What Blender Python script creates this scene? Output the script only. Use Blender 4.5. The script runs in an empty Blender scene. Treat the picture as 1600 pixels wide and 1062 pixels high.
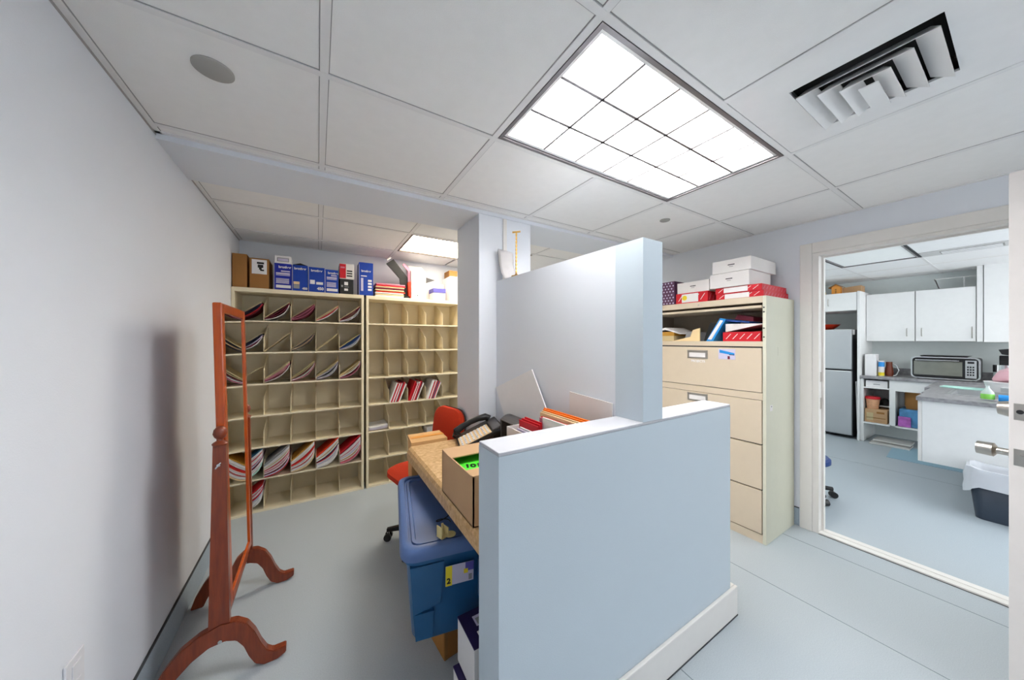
import bpy, bmesh, math, random
from mathutils import Matrix, Vector
random.seed(7)
S = bpy.context.scene
C = S.collection
PI = math.pi
# ---------------------------------------------------------------- camera, world, exposure
cam_d = bpy.data.cameras.new('camera'); cam = bpy.data.objects.new('camera', cam_d); C.objects.link(cam)
cam.location = (0, 0, 1.38); cam.rotation_euler = (PI/2, 0, math.radians(-31.42))
cam_d.sensor_width = 36; cam_d.lens = 497/1600*36; cam_d.clip_start = .02
S.camera = cam
w = bpy.data.worlds.new('world'); S.world = w; w.use_nodes = True
w.node_tree.nodes['Background'].inputs[0].default_value = (.92, .97, 1, 1)
w.node_tree.nodes['Background'].inputs[1].default_value = 3.5
S.view_settings.view_transform = 'Standard'; S.view_settings.look = 'None'
S.view_settings.gamma = 1; S.view_settings.use_curve_mapping = False
S.view_settings.exposure = 0.58
LAMP = 15.0         # radiance of the lit ceiling panels
BACKLAMP = 9.0
# ---------------------------------------------------------------- materials
MATS = {}
def s2l(c):
    return tuple(((v/255)/12.92 if v/255 <= .04045 else ((v/255+.055)/1.055)**2.4) for v in c)
def mat(name, rgb, rough=.6, metal=0, noise=0, nscale=20, bump=0, bscale=200, spec=.4, emit=None, estr=0, trans=0, alpha=1, coat=0):
    if name in MATS: return MATS[name]
    m = bpy.data.materials.new(name); m.use_nodes = True; nt = m.node_tree; b = nt.nodes['Principled BSDF']
    c = s2l(rgb)
    b.inputs['Base Color'].default_value = (*c, 1); b.inputs['Roughness'].default_value = rough
    b.inputs['Metallic'].default_value = metal; b.inputs['Specular IOR Level'].default_value = spec
    b.inputs['Coat Weight'].default_value = coat
    tc = nt.nodes.new('ShaderNodeTexCoord')
    n = nt.nodes.new('ShaderNodeTexNoise'); n.inputs['Scale'].default_value = nscale; n.inputs['Detail'].default_value = 4
    nt.links.new(tc.outputs['Object'], n.inputs['Vector'])
    r = nt.nodes.new('ShaderNodeMix'); r.data_type = 'RGBA'
    k = noise if noise else .03
    r.inputs[6].default_value = (*[max(0, v*(1-k)) for v in c], 1); r.inputs[7].default_value = (*[min(1, v*(1+k)) for v in c], 1)
    nt.links.new(n.outputs[0], r.inputs[0]); nt.links.new(r.outputs[2], b.inputs['Base Color'])
    if bump:
        n2 = nt.nodes.new('ShaderNodeTexNoise'); n2.inputs['Scale'].default_value = bscale
        nt.links.new(tc.outputs['Object'], n2.inputs['Vector'])
        bp = nt.nodes.new('ShaderNodeBump'); bp.inputs['Strength'].default_value = bump; bp.inputs['Distance'].default_value = .002
        nt.links.new(n2.outputs[0], bp.inputs['Height']); nt.links.new(bp.outputs[0], b.inputs['Normal'])
    if emit:
        b.inputs['Emission Color'].default_value = (*emit, 1); b.inputs['Emission Strength'].default_value = estr
    if trans: b.inputs['Transmission Weight'].default_value = trans
    if alpha < 1: b.inputs['Alpha'].default_value = alpha
    MATS[name] = m; return m
def speckle(name, rgb, rgb2, scale, rough=.4, amount=.5, wood=None):
    m = mat(name, rgb, rough); nt = m.node_tree; b = nt.nodes['Principled BSDF']
    tc = [n for n in nt.nodes if n.type == 'TEX_COORD'][0]
    n = nt.nodes.new('ShaderNodeTexNoise'); n.inputs['Scale'].default_value = scale; n.inputs['Detail'].default_value = 6
    if wood:
        mp = nt.nodes.new('ShaderNodeMapping'); mp.inputs['Scale'].default_value = wood
        nt.links.new(tc.outputs['Object'], mp.inputs[0]); nt.links.new(mp.outputs[0], n.inputs['Vector'])
    else: nt.links.new(tc.outputs['Object'], n.inputs['Vector'])
    cr = nt.nodes.new('ShaderNodeValToRGB'); cr.color_ramp.elements[0].position = .5-amount/2; cr.color_ramp.elements[1].position = .5+amount/2
    cr.color_ramp.elements[0].color = (*s2l(rgb2), 1); cr.color_ramp.elements[1].color = (*s2l(rgb), 1)
    nt.links.new(n.outputs[0], cr.inputs[0]); nt.links.new(cr.outputs[0], b.inputs['Base Color'])
    return m
wall_m = mat('wall_paint', (230, 234, 241), .75, noise=.02, nscale=3, bump=.15, bscale=260)
part_m = mat('partition_cool_tint', (200, 212, 221), .7, noise=.02, nscale=3, bump=.15, bscale=260)  # wall paint copy, bluer and darker to carry the cool daylight tint
kwall_m = mat('kitchen_wall_paint', (228, 234, 232), .75)
ceil_m = mat('ceiling_tile', (244, 243, 242), .9, bump=.3, bscale=500)
grid_m = mat('ceiling_grid', (236, 235, 235), .6)
gridline_m = mat('grid_shadow_gap', (168, 166, 166), .8)
trim_m = mat('trim_paint', (232, 229, 225), .45, spec=.5)
door_m = mat('door_paint', (232, 226, 222), .45)
floor_m = speckle('floor_vinyl', (184, 193, 199), (172, 182, 189), 260, .38, .3)
cove_m = speckle('cove_vinyl', (176, 190, 202), (160, 176, 190), 260, .5, .3)
seam_m = mat('floor_seam', (120, 132, 140), .7)
line_m = mat('dark_line', (62, 66, 70), .7)
beige_m = mat('beige_metal', (240, 228, 198), .45, noise=.04, nscale=12, spec=.5)
beiged_m = mat('beige_metal_divider', (238, 224, 192), .5, noise=.05)
cab_m = mat('cabinet_enamel', (214, 198, 175), .42, spec=.5)
cabs_m = mat('cabinet_side_enamel', (214, 213, 194), .38, spec=.5)
cabin_m = mat('cabinet_inside', (168, 156, 140), .6)
wood_m = speckle('cherry_wood', (206, 88, 12), (152, 56, 8), 14, .28, .7, wood=(6, 6, .6)); wood_m.node_tree.nodes['Principled BSDF'].inputs['Coat Weight'].default_value = .35
woodd_m = speckle('dark_cherry_wood', (146, 64, 32), (102, 38, 18), 14, .3, .7, wood=(6, 6, .6)); woodd_m.node_tree.nodes['Principled BSDF'].inputs['Coat Weight'].default_value = .35
mirror_m = mat('mirror_glass', (235, 238, 238), .02, 1, spec=.5)
desk_m = speckle('cork_pattern_laminate', (226, 190, 140), (196, 152, 98), 60, .4, .35)
cardboard_m = mat('cardboard', (196, 158, 118), .8, noise=.06, nscale=8)
cardboard2_m = mat('dark_cardboard', (170, 116, 56), .8, noise=.08, nscale=8)
kraft_m = mat('kraft_box', (160, 112, 60), .8, noise=.06)
kraftpale_m = mat('pale_box_top', (214, 168, 112), .7, noise=.06)
tape_m = mat('orange_tape', (224, 150, 60), .35)
cleartape_m = mat('packing_tape', (176, 146, 112), .15)
white_m = mat('white_paper', (238, 236, 236), .6)
offw_m = mat('white_card', (232, 228, 226), .6)
grey_m = mat('grey_print', (150, 150, 152), .6)
dgrey_m = mat('dark_grey_plastic', (74, 72, 74), .45, noise=.08)
black_m = mat('black_plastic', (26, 26, 28), .4)
black2_m = mat('black_card', (34, 34, 34), .55)
blue_m = mat('blue_carton', (20, 64, 168), .4)
navyblue_m = mat('royal_carton', (24, 40, 158), .4)
red_m = mat('red_card', (206, 24, 40), .5)
maroon_m = mat('maroon_folder', (112, 22, 46), .6)
pink_m = mat('pink_folder', (214, 130, 152), .6)
lilac_m = mat('lilac_paper', (206, 200, 222), .6)
navy_m = mat('navy_folder', (26, 28, 56), .6)
azure_m = mat('blue_folder', (30, 70, 140), .6)
teal_m = mat('teal_folder', (30, 90, 120), .6)
tan_m = mat('tan_folder', (205, 186, 142), .6)
mustard_m = mat('mustard_folder', (190, 140, 50), .6)
orange_m = mat('orange_folder', (250, 118, 20), .5)
orangered_m = mat('orange_red_folder', (222, 60, 24), .5)
cream_m = mat('cream_folder', (240, 208, 160), .6)
manila_m = mat('manila_paper', (240, 214, 164), .6)
green_m = mat('neon_green_paper', (90, 235, 60), .5)
purple_m = mat('purple_lid', (92, 88, 170), .5)
yellow_m = mat('yellow_label', (236, 214, 50), .5)
tote_m = mat('blue_tote_plastic', (30, 90, 138), .34, noise=.03, spec=.5)
lid_m = mat('blue_tote_lid', (84, 112, 164), .38, noise=.04, spec=.5)
clip_m = mat('cream_plastic', (232, 214, 150), .4)
indigo_m = mat('indigo_box_top', (46, 32, 84), .4)
chairred_m = mat('rust_fabric', (196, 52, 16), .9, noise=.12, nscale=90, bump=.3, bscale=300)
shell_m = mat('grey_shell', (92, 94, 100), .5)
chrome_m = mat('chrome', (205, 205, 205), .2, 1)
nickel_m = mat('satin_nickel', (190, 184, 176), .3, 1)
brass_m = mat('brass', (222, 176, 92), .28, 1)
bag_m = mat('clear_bag', (225, 222, 222), .35, alpha=.8)
lit_m = mat('lit_panel', (255, 255, 255), .5, emit=(1, .985, .97), estr=LAMP)
litw_m = mat('lit_warm_panel', (255, 250, 235), .5, emit=(1, .90, .74), estr=BACKLAMP)
litk_m = mat('kitchen_fill_panel', (255, 255, 255), .5, emit=(.97, 1, 1), estr=8)  # glow of the added kitchen lamps out of view
litb_m = mat('fill_panel_behind', (255, 255, 255), .5, emit=(1, .985, .97), estr=6)  # glow of the added lamp behind the viewer
louver_m = mat('louver_white', (245, 244, 244), .25, spec=.6)
frame_m = mat('troffer_frame', (128, 124, 126), .35, .6)
framed_m = mat('troffer_frame_dark', (96, 84, 74), .5, .3)
speaker_m = mat('speaker_grille', (168, 166, 162), .7)
ventin_m = mat('duct_dark', (26, 26, 28), .8)
steel_m = mat('brushed_steel', (200, 201, 202), .32, .85, noise=.06, nscale=4)
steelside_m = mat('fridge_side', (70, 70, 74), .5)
counter_m = speckle('grey_stone_laminate', (172, 170, 172), (116, 114, 118), 26, .3, .5)
cabw_m = mat('white_cabinet', (238, 238, 237), .45)
glass_m = mat('dark_oven_glass', (120, 122, 112), .08, spec=.8, noise=.3, nscale=5)
mint_m = mat('mint_towel', (190, 236, 224), .8)
orangewood_m = mat('painted_birdhouse', (238, 160, 70), .6)
bluestool_m = mat('blue_vinyl', (34, 62, 120), .35)
bin_m = mat('dark_bin_plastic', (52, 62, 76), .45, noise=.1)
liner_m = mat('bin_liner', (238, 240, 246), .35, alpha=.72)
redbowl_m = mat('red_bowl', (196, 52, 28), .3)
pinkbag_m = mat('pink_plastic_bag', (242, 190, 200), .3, alpha=.92)
bluesoap_m = mat('blue_soap', (50, 150, 226), .15)
greensoap_m = mat('green_soap', (140, 214, 90), .15)
clearpl_m = mat('clear_plastic', (232, 240, 240), .1, alpha=.6)
dustpan_m = mat('floor_mat_vinyl', (150, 186, 204), .35)
wallplate_m = mat('wall_plate', (226, 227, 232), .4)
# ---------------------------------------------------------------- mesh helpers
def chain(o):
    M = o.matrix_basis.copy()
    while o.parent: o = o.parent; M = o.matrix_basis @ M
    return M
class MB:
    def __init__(s, M=None): s.b = bmesh.new(); s.mats = []; s.M = M or Matrix()
    def _mi(s, m):
        if m is None: return 0
        if m not in s.mats: s.mats.append(m)
        return s.mats.index(m)
    def _merge(s, t, m, M):
        mi = s._mi(m)
        for f in t.faces: f.material_index = mi
        if M is not None: bmesh.ops.transform(t, matrix=M, verts=t.verts)
        me = bpy.data.meshes.new('tmp'); t.to_mesh(me); t.free(); s.b.from_mesh(me); bpy.data.meshes.remove(me)
    def box(s, x0, x1, y0, y1, z0, z1, bev=0, m=None, M=None, seg=2):
        t = bmesh.new(); bmesh.ops.create_cube(t, size=1)
        bmesh.ops.transform(t, matrix=Matrix.Translation(((x0+x1)/2, (y0+y1)/2, (z0+z1)/2)) @ Matrix.Diagonal((abs(x1-x0), abs(y1-y0), abs(z1-z0), 1)), verts=t.verts)
        if bev: bmesh.ops.bevel(t, geom=t.edges[:], offset=bev, segments=seg, affect='EDGES', profile=.5)
        s._merge(t, m, M); return s
    def hexa(s, P, m=None):        # eight corners: four below, four above, both anticlockwise
        t = bmesh.new(); v = [t.verts.new(p) for p in P]
        for f in ((3, 2, 1, 0), (4, 5, 6, 7), (0, 1, 5, 4), (1, 2, 6, 5), (2, 3, 7, 6), (3, 0, 4, 7)): t.faces.new([v[i] for i in f])
        bmesh.ops.recalc_face_normals(t, faces=t.faces); s._merge(t, m, None); return s
    def prism(s, pts, d, m=None, M=None, bev=0):   # closed outline of 3-D points swept by vector d
        t = bmesh.new(); a = [t.verts.new(p) for p in pts]; b = [t.verts.new(Vector(p)+Vector(d)) for p in pts]
        t.faces.new(a); t.faces.new(b[::-1]); n = len(a)
        for i in range(n): t.faces.new((a[i], a[(i+1) % n], b[(i+1) % n], b[i]))
        bmesh.ops.recalc_face_normals(t, faces=t.faces)
        if bev: bmesh.ops.bevel(t, geom=t.edges[:], offset=bev, segments=2, affect='EDGES')
        s._merge(t, m, M); return s
    def cyl(s, p0, p1, r0, r1=None, n=16, m=None, M=None, caps=True):
        r1 = r0 if r1 is None else r1; p0 = Vector(p0); p1 = Vector(p1); d = p1-p0
        t = bmesh.new(); bmesh.ops.create_cone(t, cap_ends=caps, segments=n, radius1=r0, radius2=r1, depth=d.length)
        T = Matrix.Translation((p0+p1)/2) @ d.to_track_quat('Z', 'Y').to_matrix().to_4x4()
        bmesh.ops.transform(t, matrix=T, verts=t.verts); s._merge(t, m, M); return s
    def tube(s, pts, r, n=8, m=None, closed=False, flat=None):
        pts = [Vector(p) for p in pts]; t = bmesh.new(); rings = []; up = Vector((0, 0, 1))
        for i, p in enumerate(pts):
            a = pts[max(i-1, 0)]; b = pts[min(i+1, len(pts)-1)]
            if closed: a = pts[i-1]; b = pts[(i+1) % len(pts)]
            d = (b-a).normalized(); u = up if abs(d.z) < .95 else Vector((1, 0, 0))
            sx = d.cross(u).normalized(); sy = sx.cross(d).normalized()
            rr = r[i] if isinstance(r, (list, tuple)) else r
            rings.append([t.verts.new(p+sx*math.cos(2*PI*k/n)*rr+sy*math.sin(2*PI*k/n)*rr) for k in range(n)])
        m_ = len(rings)
        for i in range(m_ if closed else m_-1):
            A = rings[i]; B = rings[(i+1) % m_]
            for k in range(n): t.faces.new((A[k], A[(k+1) % n], B[(k+1) % n], B[k]))
        if not closed: t.faces.new(rings[0][::-1]); t.faces.new(rings[-1])
        bmesh.ops.recalc_face_normals(t, faces=t.faces); s._merge(t, m, None); return s
    def lathe(s, prof, c=(0, 0, 0), n=24, m=None, M=None, sx=1, sy=1, sq=0):
        t = bmesh.new(); rings = []
        for r, z in prof:
            ring = []
            for k in range(n):
                a = 2*PI*k/n; ca, sa = math.cos(a), math.sin(a)
                if sq:
                    q = (abs(ca)**sq+abs(sa)**sq)**(-1/sq)
                    ca *= q; sa *= q
                ring.append(t.verts.new((c[0]+r*ca*sx, c[1]+r*sa*sy, c[2]+z)))
            rings.append(ring)
        for A, B in zip(rings, rings[1:]):
            for k in range(n): t.faces.new((A[k], A[(k+1) % n], B[(k+1) % n], B[k]))
        if prof[0][0] > 1e-5: t.faces.new(rings[0][::-1])
        if prof[-1][0] > 1e-5: t.faces.new(rings[-1])
        bmesh.ops.remove_doubles(t, verts=t.verts, dist=1e-6)
        bmesh.ops.recalc_face_normals(t, faces=t.faces); s._merge(t, m, M); return s
    def build(s, name, m=None, parent=None, smooth=False, local=False):
        me = bpy.data.meshes.new(name)
        o = bpy.data.objects.new(name, me); C.objects.link(o)
        if parent is not None:
            o.parent = parent
            if not local: bmesh.ops.transform(s.b, matrix=chain(parent).inverted(), verts=s.b.verts)
        elif s.b.verts:
            xs = [v.co for v in s.b.verts]
            c = Vector(((min(v.x for v in xs)+max(v.x for v in xs))/2, (min(v.y for v in xs)+max(v.y for v in xs))/2, min(v.z for v in xs)))
            bmesh.ops.translate(s.b, vec=-c, verts=s.b.verts); o.location = c
        if smooth:
            for f in s.b.faces: f.smooth = True
            for e in s.b.edges:
                if len(e.link_faces) == 2 and e.calc_face_angle(0) > .7: e.smooth = False
        s.b.to_mesh(me); s.b.free()
        if s.mats and m is None:
            for k in s.mats: me.materials.append(k)
        else: me.materials.append(m or (s.mats[0] if s.mats else white_m))
        return o
def tag(o, label=None, cat=None, group=None, kind=None):
    if label: o['label'] = label
    if cat: o['category'] = cat
    if group: o['group'] = group
    if kind: o['kind'] = kind
    return o
def thing(name, label, cat, loc=(0, 0, 0), rz=0, group=None):
    o = bpy.data.objects.new(name, None); C.objects.link(o); o.empty_display_size = .05
    o.location = loc; o.rotation_euler = (0, 0, rz); return tag(o, label, cat, group)
def struct(name, mb, m=None, parent=None, label=None):
    o = mb.build(name, m, parent)
    if parent is None: o['kind'] = 'structure'
    if label: o['label'] = label
    return o
def dup(o, parent=None, loc=None, rz=None, label=None, group=None):
    c = o.copy(); C.objects.link(c)
    if parent is not None: c.parent = parent
    if loc is not None: c.location = loc
    if rz is not None: c.rotation_euler = (0, 0, rz)
    if label: c['label'] = label
    if group: c['group'] = group
    for ch in list(o.children): dup(ch, c)
    return c
def text(body, size, loc, rot, m, parent, name='lettering', align='CENTER', ext=.0006, bold=0):
    cu = bpy.data.curves.new('t', 'FONT'); cu.body = body; cu.size = size; cu.align_x = align; cu.align_y = 'CENTER'; cu.extrude = ext; cu.offset = bold
    t = bpy.data.objects.new('t', cu); C.objects.link(t)
    bpy.context.view_layer.update()
    me = bpy.data.meshes.new_from_object(t.evaluated_get(bpy.context.evaluated_depsgraph_get()))
    bpy.data.objects.remove(t); me.materials.clear(); me.materials.append(m)
    o = bpy.data.objects.new(name, me); C.objects.link(o)
    M = Matrix.Translation(loc) @ rot
    if parent is not None: o.parent = parent; M = chain(parent).inverted() @ M
    o.matrix_basis = M; return o
FY = Matrix.Rotation(PI/2, 4, 'X')                                     # reads on a face looking at -Y
FX = Matrix.Rotation(-PI/2, 4, 'Z') @ Matrix.Rotation(PI/2, 4, 'X')    # reads on a face looking at -X
# ---------------------------------------------------------------- the room
CZ = 2.24; WL = -.573; WR = 3.056; KX = 6.98; BY = 3.54; RY = -2.2
struct('floor', MB().box(WL-.12, KX+.12, -2.6, BY+.12, -.1, 0, m=floor_m))
for i, x in enumerate((1.30, 2.19, 2.83, 5.18)):
    y0, y1 = (-2.2, .77 if x < 1.7 else BY) if x < 3 else (-2.4, 2.3)
    struct('trim_%d' % (20+i), MB().box(x-.0015, x+.0015, y0, y1, 0, .0008, m=seam_m))
struct('wall_left', MB().box(WL-.12, WL, RY, BY, 0, CZ+.2, m=wall_m))
struct('wall_back', MB().box(WL-.12, WR+.12, BY, BY+.12, 0, CZ+.2, m=wall_m))
# the wall behind the viewer gets an added, assumed window that lets fill daylight in
DY0, DY1, DZ = -.115, .81, 2.003
struct('wall_right', MB().box(WR, WR+.12, DY1, BY, 0, CZ+.2, m=wall_m).box(WR, WR+.12, RY, DY0-.02, 0, CZ+.2, m=wall_m).box(WR, WR+.12, DY0-.02, DY1, DZ+.02, CZ+.2, m=wall_m))
mb = MB()
mb.box(WL-.12, WR+.12, RY-.12, RY, 0, .95, m=wall_m).box(WL-.12, WR+.12, RY-.12, RY, 2.0, CZ+.2, m=wall_m).box(WL-.12, 1.5, RY-.12, RY, .95, 2.0, m=wall_m).box(2.7, WR+.12, RY-.12, RY, .95, 2.0, m=wall_m)
struct('wall_front', mb)
wf = struct('added_window_1', MB().box(1.5, 2.7, RY-.08, RY-.03, .95, .99, m=trim_m).box(1.5, 2.7, RY-.08, RY-.03, 1.96, 2.0, m=trim_m).box(2.08, 2.12, RY-.08, RY-.03, .95, 2.0, m=trim_m))  # unseen window, assumed and added for cool daylight from behind
struct('trim_1', MB().box(WL, WL+.006, RY, BY, .002, .14, m=cove_m).box(WL, WL+.008, RY, BY, .14, .146, m=line_m))
struct('trim_2', MB().box(WR-.006, WR, .905, BY, .002, .13, m=cove_m).box(WR-.008, WR, .905, BY, .13, .136, m=line_m))
struct('trim_3', MB().box(WL, WR, BY-.006, BY, .002, .13, m=cove_m))
# ceiling tiles and exposed grid
X_ = [WL, .018, .64, 1.255, 1.865, 2.495, WR]
FYs = [RY, -1.86, -1.25, -.63, -.02, .59, 1.197, 1.822, 1.90]
BYs = [2.28, 2.615, 3.205, BY]
vent_cell = (3, 4)
def tiles(mb, xs, ys, skip):
    for i in range(len(xs)-1):
        for j in range(len(ys)-1):
            if (i, j) in skip or (xs is X_ and ys is FYs and (i, j) == (3, 4)): continue
            mb.box(xs[i]+.012, xs[i+1]-.012, ys[j]+.012, ys[j+1]-.012, CZ, CZ+.015, bev=.003, m=ceil_m, seg=1)
light_main = {(2, 5), (3, 5)}
mb = MB()
tiles(mb, X_, FYs, light_main | {(2, 1), (3, 1)})
tiles(mb, X_, BYs, {(2, 1), (3, 1)})
mb.box(WL-.1, .64, RY, BY, CZ+.19, CZ+.2, m=ceil_m).box(.64, WR, RY, BY, CZ+.19, CZ+.2, m=ceil_m)
struct('ceiling', mb)
mb = MB()
def bars(mb, xs, ys, x0, x1, y0, y1, nox=()):
    for x in xs: 
        if x in nox: continue
        mb.box(x-.012, x+.012, y0, y1, CZ-.003, CZ+.012, m=grid_m)
        mb.box(x-.0145, x-.012, y0, y1, CZ-.001, CZ+.004, m=gridline_m).box(x+.012, x+.0145, y0, y1, CZ-.001, CZ+.004, m=gridline_m)
    for y in ys:
        mb.box(x0, x1, y-.011, y+.011, CZ-.0035, CZ+.011, m=grid_m)
        mb.box(x0, x1, y-.0135, y-.011, CZ-.001, CZ+.004, m=gridline_m).box(x0, x1, y+.011, y+.0135, CZ-.001, CZ+.004, m=gridline_m)
bars(mb, (.018, .64, 1.865, 2.495), FYs[1:-1], WL, WR, RY, 1.90)
mb.box(1.243, 1.267, -1.25, .58, CZ-.003, CZ+.012, m=grid_m).box(1.243, 1.267, 1.21, 1.9, CZ-.003, CZ+.012, m=grid_m)
mb.box(1.2405, 1.243, -1.25, .58, CZ-.001, CZ+.004, m=gridline_m).box(1.2405, 1.243, 1.21, 1.9, CZ-.001, CZ+.004, m=gridline_m)
bars(mb, (.018, .64, 1.865, 2.495), BYs[1:-1], WL, WR, 2.28, BY)
for y0, y1 in ((RY, 1.89), (2.29, BY)):
    mb.box(WL, WL+.02, y0, y1, CZ-.004, CZ, m=grid_m).box(WL+.02, WL+.0235, y0, y1, CZ-.001, CZ+.004, m=gridline_m)
    mb.box(WL, WL+.002, y0, y1, CZ-.012, CZ-.004, m=gridline_m)
    mb.box(WR-.02, WR, y0, y1, CZ-.004, CZ, m=grid_m)
mb.box(WL, WR, BY-.02, BY, CZ-.004, CZ, m=grid_m).box(WL, WR, 1.87, 1.89, CZ-.004, CZ, m=grid_m).box(WL, WR, 2.285, 2.3, CZ-.004, CZ, m=grid_m)
struct('trim_4', mb)
struct('trim_5', MB().box(WL, WR, 1.89, 2.285, 2.213, CZ+.2, m=wall_m))                        # soffit beam
struct('trim_6', MB().box(.905, 1.315, 1.897, 2.275, 0, 2.2125, m=wall_m))                     # column
# partition: low wall with a taller wall running back to the column
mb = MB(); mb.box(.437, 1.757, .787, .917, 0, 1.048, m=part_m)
mb.box(.437, 1.757, .787, .917, 1.048, 1.060, bev=.003, m=mat('dimmed_cap_paint', (192, 193, 199), .55))  # same paint as the wall, darkened to hold back the lamp light on top
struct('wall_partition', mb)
mb = MB(); mb.hexa([(1.075, .786, 1.0605), (1.198, .786, 1.0605), (1.198, .918, 1.0605), (1.072, .918, 1.0605), (1.075, .786, 1.778), (1.198, .786, 1.778), (1.198, .918, 1.778), (1.072, .918, 1.778)], m=part_m)
mb.hexa([(1.072, .918, 0), (1.198, .918, 0), (1.16, 1.896, 0), (1.034, 1.896, 0), (1.072, .918, 1.778), (1.198, .918, 1.778), (1.16, 1.896, 1.778), (1.034, 1.896, 1.778)], m=wall_m)
struct('wall_partition_tall', mb)
struct('baseboard_front', MB().box(.437, 1.799, .772, .7865, .001, .146, bev=.003, m=trim_m).box(1.7575, 1.7985, .787, .917, .001, .146, bev=.003, m=trim_m).box(.437, 1.799, .770, .7725, .0005, .006, m=line_m))
# door opening, casing, threshold, open leaf
struct('door_2', MB().box(WR-.018, WR, .829, .897, 0, DZ+.075, bev=.003, m=trim_m).box(WR-.018, WR, DY0-.10, .829, DZ+.0, DZ+.075, bev=.003, m=trim_m).box(WR-.018, WR, DY0-.10, DY0-.03, 0, DZ, bev=.003, m=trim_m)
       .box(WR-.008, WR+.128, .795, .829, 0, DZ-.0205, m=trim_m).box(WR-.008, WR+.128, DY0-.03, .829, DZ-.02, DZ+.01, m=trim_m).box(WR-.008, WR+.128, DY0-.03, DY0, 0, DZ-.02, m=trim_m)
       .box(WR+.05, WR+.07, .783, .795, 0, DZ-.02, m=trim_m).box(WR+.05, WR+.07, DY0, .783, DZ-.032, DZ-.02, m=trim_m).box(WR+.128, WR+.14, .80, .87, 0, DZ+.07, m=trim_m))
_d2 = [o for o in C.objects if o.name == 'door_2'][0]
MB().box(WR+.02, WR+.048, .7935, .7948, .885, .965, m=nickel_m).build('strike_plate', None, _d2)
MB().box(WR+.02, WR+.048, .7935, .7948, 1.08, 1.15, m=nickel_m).build('strike_plate', None, _d2)
struct('trim_7', MB().box(WR-.012, WR+.035, DY0, .795, .0005, .012, bev=.003, m=trim_m).box(WR+.035, WR+.042, DY0, .795, .0005, .006, m=line_m).box(WR+.042, WR+.09, DY0, .795, .0005, .011, bev=.003, m=trim_m).box(WR-.016, WR-.012, DY0, .795, .0002, .002, m=line_m))
hx, hy = WR-.02, -.112; fx_, fy_ = 2.165, .046
u = Vector((fx_-hx, fy_-hy, 0)); L_ = u.length; ang = math.atan2(u.y, u.x)
leaf = thing('door_1', None, None, (hx, hy, 0), ang); leaf['kind'] = 'structure'
# local: x along the leaf to the free edge, -y is the face toward the back of the room
LM = chain(leaf)
MB().box(0, L_, 0, .044, .012, 1.99, bev=.0015, m=door_m).build('door_panel', None, leaf, local=True)
e = MB()
e.box(L_-.0005, L_+.0012, .010, .036, .925, .985, m=nickel_m); e.cyl((L_, .023, .955), (L_+.008, .023, .955), .010, n=12, m=nickel_m)
e.build('latch_plate', None, leaf, local=True)
e = MB(); e.box(L_-.0005, L_+.0012, .010, .036, 1.09, 1.15, m=nickel_m); e.cyl((L_, .023, 1.12), (L_+.002, .023, 1.12), .008, n=12, m=black_m)
e.build('deadbolt_plate', None, leaf, local=True)
def knob(z, sgn):
    y0 = 0 if sgn < 0 else .044
    f = lambda d: y0+sgn*d
    k = MB(); cx = L_-.065
    k.cyl((cx, f(.0), z), (cx, f(.008), z), .032, .030, n=24, m=nickel_m)
    k.cyl((cx, f(.008), z), (cx, f(.038), z), .013, .013, n=20, m=nickel_m)
    k.cyl((cx, f(.038), z), (cx, f(.045), z), .015, .026, n=24, m=nickel_m)
    k.cyl((cx, f(.045), z), (cx, f(.082), z), .026, .0245, n=24, m=nickel_m)
    return k
knob(.955, -1).build('door_knob', None, leaf, smooth=True, local=True)
knob(.955, 1).build('door_knob', None, leaf, smooth=True, local=True)
k = MB(); k.cyl((L_-.065, 0, 1.12), (L_-.065, -.034, 1.12), .033, .024, n=24, m=nickel_m); k.build('deadbolt_cylinder', None, leaf, smooth=True, local=True)
e = MB()
for z in (.25, 1.0, 1.75): e.cyl((-.004, .0, z-.045), (-.004, .0, z+.045), .006, n=10, m=nickel_m)
e.build('hinge', None, leaf, local=True)
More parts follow.
